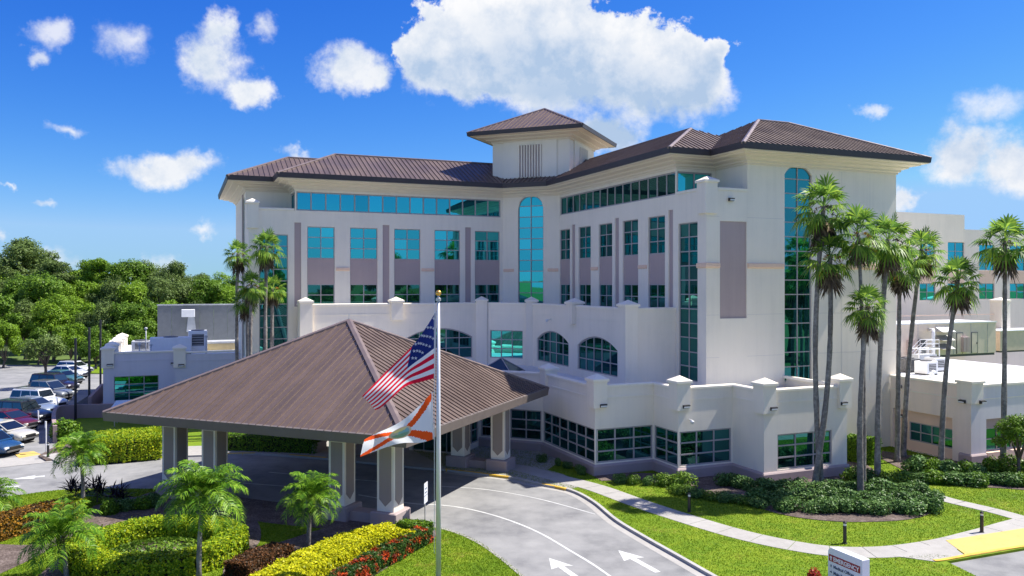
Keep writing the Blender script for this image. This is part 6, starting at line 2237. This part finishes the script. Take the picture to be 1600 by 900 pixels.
# ---- grass blades on the sunlit lawns
def in_poly(p, poly):
    x, y = p[:, 0], p[:, 1]
    c = np.zeros(len(p), bool)
    n = len(poly)
    for i in range(n):
        x0, y0 = poly[i]; x1, y1 = poly[(i + 1) % n]
        cond = ((y0 > y) != (y1 > y)) & (x < (x1 - x0) * (y - y0) / (y1 - y0 + 1e-12) + x0)
        c ^= cond
    return c


def near_line(p, line, d):
    out = np.zeros(len(p), bool)
    for a, b in zip(line[:-1], line[1:]):
        a, b = np.array(a), np.array(b)
        ab = b - a
        t = np.clip(((p - a) @ ab) / (ab @ ab), 0, 1)
        out |= np.linalg.norm(p - (a + t[:, None] * ab), axis=1) < d
    return out


def grass(poly, n, avoid, label):
    poly = [tuple(q) for q in poly]
    xs = [q[0] for q in poly]; ys = [q[1] for q in poly]
    x0, x1 = max(min(xs), -32), min(max(xs), 42)
    y0, y1 = max(min(ys), 27), min(max(ys), 62)
    p = np.column_stack([rng.uniform(x0, x1, n), rng.uniform(y0, y1, n)])
    # denser near the camera
    p = p[rng.random(len(p)) < np.clip(1.5 - (p[:, 1] - 30) / 40, 0.25, 1)]
    p = p[(np.abs(p[:, 0]) < p[:, 1] * 0.68)]
    p = p[in_poly(p, poly)]
    for line, d in avoid:
        p = p[~near_line(p, line, d)]
    for b in BEDS:
        p = p[~in_poly(p, b)]
    m_ = len(p)
    an = rng.uniform(0, 6.28, m_)
    h = rng.uniform(0.025, 0.065, m_)
    w = rng.uniform(0.012, 0.022, m_)
    d = np.column_stack([np.cos(an), np.sin(an)])
    v = np.zeros((m_, 3, 3))
    v[:, 0, :2] = p - d * w[:, None]; v[:, 1, :2] = p + d * w[:, None]
    v[:, 2, :2] = p + rng.normal(0, 0.025, (m_, 2)); v[:, 2, 2] = h
    me = np_mesh('grass', v.reshape(-1, 3), np.arange(m_ * 3).reshape(m_, 3), GRASSB)
    o = link('grass', me)
    tag(o, label, 'grass', None, 'stuff')


GRASSB = leafmat('grass_blades', (0.07, 0.15, 0.004), (0.16, 0.26, 0.008), (0.29, 0.36, 0.02), 0.3, 0.5, ((0.26, 0.28, 0.02), (0.46, 0.41, 0.10)), (0.55, 0.66), 0.55)
BEDS = [[(v.co.x, v.co.y) for v in o.data.vertices][:len(o.data.vertices) // 2] for o in COL.objects if o.name.startswith('planting_bed')]
grass(isl, 420000, [([(RC[0], RC[1]), (RC[0] + 0.1, RC[1])], 3.9)], 'short mown grass of the flag island')
grass(rl, 420000, [(walk, 0.78), (walk2, 0.56), ([G(1470, 858), G(1530, 848), G(1600, 838), G(1700, 826)], 1.0), ([G(1470, 878), G(1540, 866), G(1620, 853)], 0.35), (drive_out, 0.05)], 'short mown grass right of the drive')
# ------------------------------------------------------------------ cars in the car park
def car(kind, paint, x, y, head, label, z=RZ):
    """head: heading of the nose, degrees clockwise from +Y. local x = forward"""
    t = tag(empty('parked_car', (x, y, z), R(90 - head)), label, 'car', 'cars parked on the left')
    t.scale = (1.18, 1.18, 1.18)
    K = {'suv': (4.75, 1.9, 1.06, 1.74, -2.15, -0.05, -2.0, 0.65, 0.37), 'sedan': (4.75, 1.82, 0.94, 1.44, -1.75, 0.35, -1.05, 0.95 - 0.35, 0.33),
         'pickup': (5.5, 1.95, 1.10, 1.82, -0.75, 0.75, -0.65, 1.35 - 0.35, 0.39), 'hatch': (4.2, 1.78, 0.95, 1.50, -1.95, 0.15, -1.6, 0.45, 0.33)}[kind]
    L, W, belt, roof, cab0, wsb, rt0, rt1, wr = K
    h = L / 2; w = W / 2
    zb = 0.24
    hood = belt - 0.06
    tail = belt if kind != 'pickup' else belt + 0.02
    # side profile stations: x, underside, shoulder height, half width
    S = [(-h, 0.45, tail - 0.28, w * 0.80), (-h + 0.06, 0.32, tail - 0.10, w * 0.88), (-h + 0.35, zb, tail, w * 0.97), (-h * 0.45, zb, belt, w), (0, zb, belt, w),
         (h * 0.30, zb, belt - 0.01, w), (h * 0.55, zb, hood - 0.03, w * 0.985), (h - 0.42, zb, hood - 0.12, w * 0.95), (h - 0.12, 0.28, hood - 0.24, w * 0.86), (h, 0.40, hood - 0.38, w * 0.74)]
    B = MB()
    vs = []
    for (sx, z0, z1, sw) in S:
        zm = z0 + (z1 - z0) * 0.55
        half = [(sw * 0.80, z0), (sw * 0.97, z0 + 0.10), (sw, zm), (sw * 0.97, z1 - 0.10), (sw * 0.86, z1 - 0.015), (sw * 0.45, z1 + 0.025)]
        ringp = half + [(-a, b) for a, b in half[::-1]]
        vs += [(sx, a, b) for a, b in ringp]
    n = 12
    fs = []
    for i in range(len(S) - 1):
        for k in range(n):
            k2 = (k + 1) % n
            fs.append((i * n + k, i * n + k2, (i + 1) * n + k2, (i + 1) * n + k))
    fs += [tuple(range(n - 1, -1, -1)), tuple(range((len(S) - 1) * n, len(S) * n))]
    B.add(vs, fs)
    body = B.build('body', paint, t, smooth=True)
    # greenhouse: pillars and roof in paint, glass as separate lights
    ws_b = wsb + 0.95                       # foot of the windscreen
    ws_t = rt1 - 0.1 if kind != 'sedan' else rt1 - 0.25
    bw, tw = w * 0.92, w * 0.74
    zt = roof
    base = [(cab0, -bw), (ws_b, -bw * 0.97), (ws_b, bw * 0.97), (cab0, bw)]
    topq = [(rt0, -tw), (ws_t, -tw), (ws_t, tw), (rt0, tw)]
    C = MB()
    C.add([(*p, belt - 0.05) for p in base] + [(*p, zt - 0.06) for p in topq] + [(p[0] * 0.97 + (rt0 + ws_t) / 2 * 0.03, p[1] * 0.88, zt) for p in topq],
          [(0, 1, 5, 4), (1, 2, 6, 5), (2, 3, 7, 6), (3, 0, 4, 7), (4, 5, 9, 8), (5, 6, 10, 9), (6, 7, 11, 10), (7, 4, 8, 11), (8, 9, 10, 11)])
    C.build('cabin', paint, t)

    def lerp(a, b, u):
        return tuple(a[c] + (b[c] - a[c]) * u for c in range(3))

    def light(name, a, b, c, d, out):
        # quad a,b (bottom) c,d (top) inset and pushed out
        q = []
        for (u, v) in ((0.05, 0.12), (0.95, 0.12), (0.95, 0.90), (0.05, 0.90)):
            lo = lerp(a, b, u); hi = lerp(d, c, u)
            p = lerp(lo, hi, v)
            q.append(tuple(p[k] + out[k] for k in range(3)))
        q2 = [tuple(p[k] - out[k] * 2 for k in range(3)) for p in q]
        MB().add(q + q2, [(0, 1, 2, 3), (0, 4, 5, 1), (1, 5, 6, 2), (2, 6, 7, 3), (3, 7, 4, 0)]).build(name, CARGLASS, t)

    b3 = [(*p, belt - 0.05) for p in base]; t3 = [(*p, zt - 0.06) for p in topq]
    light('windscreen', b3[1], b3[2], t3[2], t3[1], (0.012, 0, 0.012))
    light('rear_window', b3[3], b3[0], t3[0], t3[3], (-0.012, 0, 0.008))
    cuts = (0.0, 0.36, 0.70, 1.0) if kind == 'suv' else (0.0, 0.5, 1.0)
    for s in (-1, 1):
        lo0, lo1 = (b3[0], b3[1]) if s < 0 else (b3[3], b3[2])
        hi0, hi1 = (t3[0], t3[1]) if s < 0 else (t3[3], t3[2])
        for u0, u1 in zip(cuts[:-1], cuts[1:]):
            light('side_window', lerp(lo0, lo1, u0), lerp(lo0, lo1, u1), lerp(hi0, hi1, u1), lerp(hi0, hi1, u0), (0, s * 0.012, 0.004))
        for xw in (-h + 0.95, h - 0.92):
            ar = MB().lathe([(wr + 0.09, -0.02), (wr + 0.09, 0.012), (wr - 0.02, 0.012)], 18)
            a_ = ar.build('wheel_arch', BLACKM, t, (xw, s * w * 0.985, wr))
            a_.rotation_euler = (R(-90 * s), 0, 0)
            wl = MB().lathe([(wr * 0.62, -0.20), (wr * 0.94, -0.20), (wr, -0.15), (wr, 0.0), (wr * 0.94, 0.035), (wr * 0.64, 0.035)], 18).build('wheel', TIRE, t, (xw, s * (w * 0.97), wr))
            wl.rotation_euler = (R(-90 * s), 0, 0)
            rm = MB().lathe([(0.0, 0.03), (wr * 0.16, 0.035), (wr * 0.2, 0.01), (wr * 0.5, 0.012), (wr * 0.64, 0.034)], 15)
            for k in range(5):
                an = k * 1.2566
                rm.tube([(0, 0, 0.03), (math.cos(an) * wr * 0.62, math.sin(an) * wr * 0.62, 0.03)], 0.03, 4)
            rm.build('rim', RIM, wl)
        MB().cbox(h - 0.36, h - 0.03, s * w * 0.62 - 0.16, s * w * 0.62 + 0.16, hood - 0.40, hood - 0.26, 0.03).build('headlight', LAMP, t)
        MB().cbox(-h - 0.005, -h + 0.12, s * w * 0.72 - 0.1, s * w * 0.72 + 0.1, tail - 0.45, tail - 0.15, 0.02).build('tail_light', REDLAMP, t)
        MB().cbox(ws_b - 0.45, ws_b - 0.22, s * (w + 0.10) - 0.1, s * (w + 0.10) + 0.1, belt, belt + 0.14, 0.03).build('mirror', paint, t)
    MB().cbox(h - 0.10, h + 0.02, -w * 0.45, w * 0.45, 0.42, 0.62, 0.02).build('grille', BLACKM, t)
    MB().cbox(h - 0.06, h + 0.025, -w * 0.70, w * 0.70, 0.30, 0.40, 0.02).build('bumper', DGREY, t)
    if kind == 'pickup':
        MB().box(-h + 0.15, cab0 - 0.1, -w * 0.8, w * 0.8, belt - 0.35, belt + 0.03).build('bed_liner', BLACKM, t)
    if kind == 'suv':
        for s in (-1, 1):
            MB().tube([(rt0 + 0.2, s * tw * 0.85, zt + 0.04), (ws_t - 0.3, s * tw * 0.85, zt + 0.04)], 0.02, 5).build('roof_rail', DGREY, t)
    return t


def paint(name, c, metal=0.2):
    return mat('car_paint_' + name, c, 0.28, 0.02, 0.5, metal=metal, coat=0.8)


CARS = [('suv', 'blackberry', (0.020, 0.012, 0.022), 112, 613, 'long dark SUV with a purple sheen, second farthest in the near row'),
        ('pickup', 'silver', (0.16, 0.18, 0.20), 103, 627, 'grey SUV-bodied pickup between the dark SUV and the white SUV'),
        ('suv', 'white', (0.72, 0.72, 0.72), 92, 642, 'white SUV in the middle of the car park row'),
        ('sedan', 'steel', (0.22, 0.27, 0.34), 82, 651, 'blue-grey sedan between the white SUV and the black SUV'),
        ('suv', 'black', (0.010, 0.013, 0.020), 69, 664, 'black SUV in the car park row'),
        ('sedan', 'maroon', (0.10, 0.010, 0.020), 47, 675, 'maroon sedan beside the black SUV'),
        ('sedan', 'beige', (0.55, 0.52, 0.44), 41, 695, 'beige sedan second nearest in the row'),
        ('hatch', 'blue', (0.02, 0.07, 0.16), 17, 715, 'dark blue hatchback nearest in the car park row'),
        ('sedan', 'teal', (0.06, 0.16, 0.18), 122, 601, 'dark teal sedan farthest in the near row'),
        ('sedan', 'pearl', (0.70, 0.71, 0.73), 131, 592, 'white sedan in the far group of cars'),
        ('hatch', 'pale', (0.62, 0.64, 0.66), 137, 585, 'silver-white hatchback at the far end of the cars')]
CH = 104.0
for kind, nm, c, px, py, lab in CARS:
    x, y = G(px, py, RZ)
    L = {'suv': 4.75, 'sedan': 4.75, 'pickup': 5.5, 'hatch': 4.2}[kind]
    hx, hy = math.sin(R(CH)), math.cos(R(CH))
    car(kind, paint(nm, c), x - hx * L * 0.6, y - hy * L * 0.6 + 0.6, CH + random.uniform(-2, 2), lab)
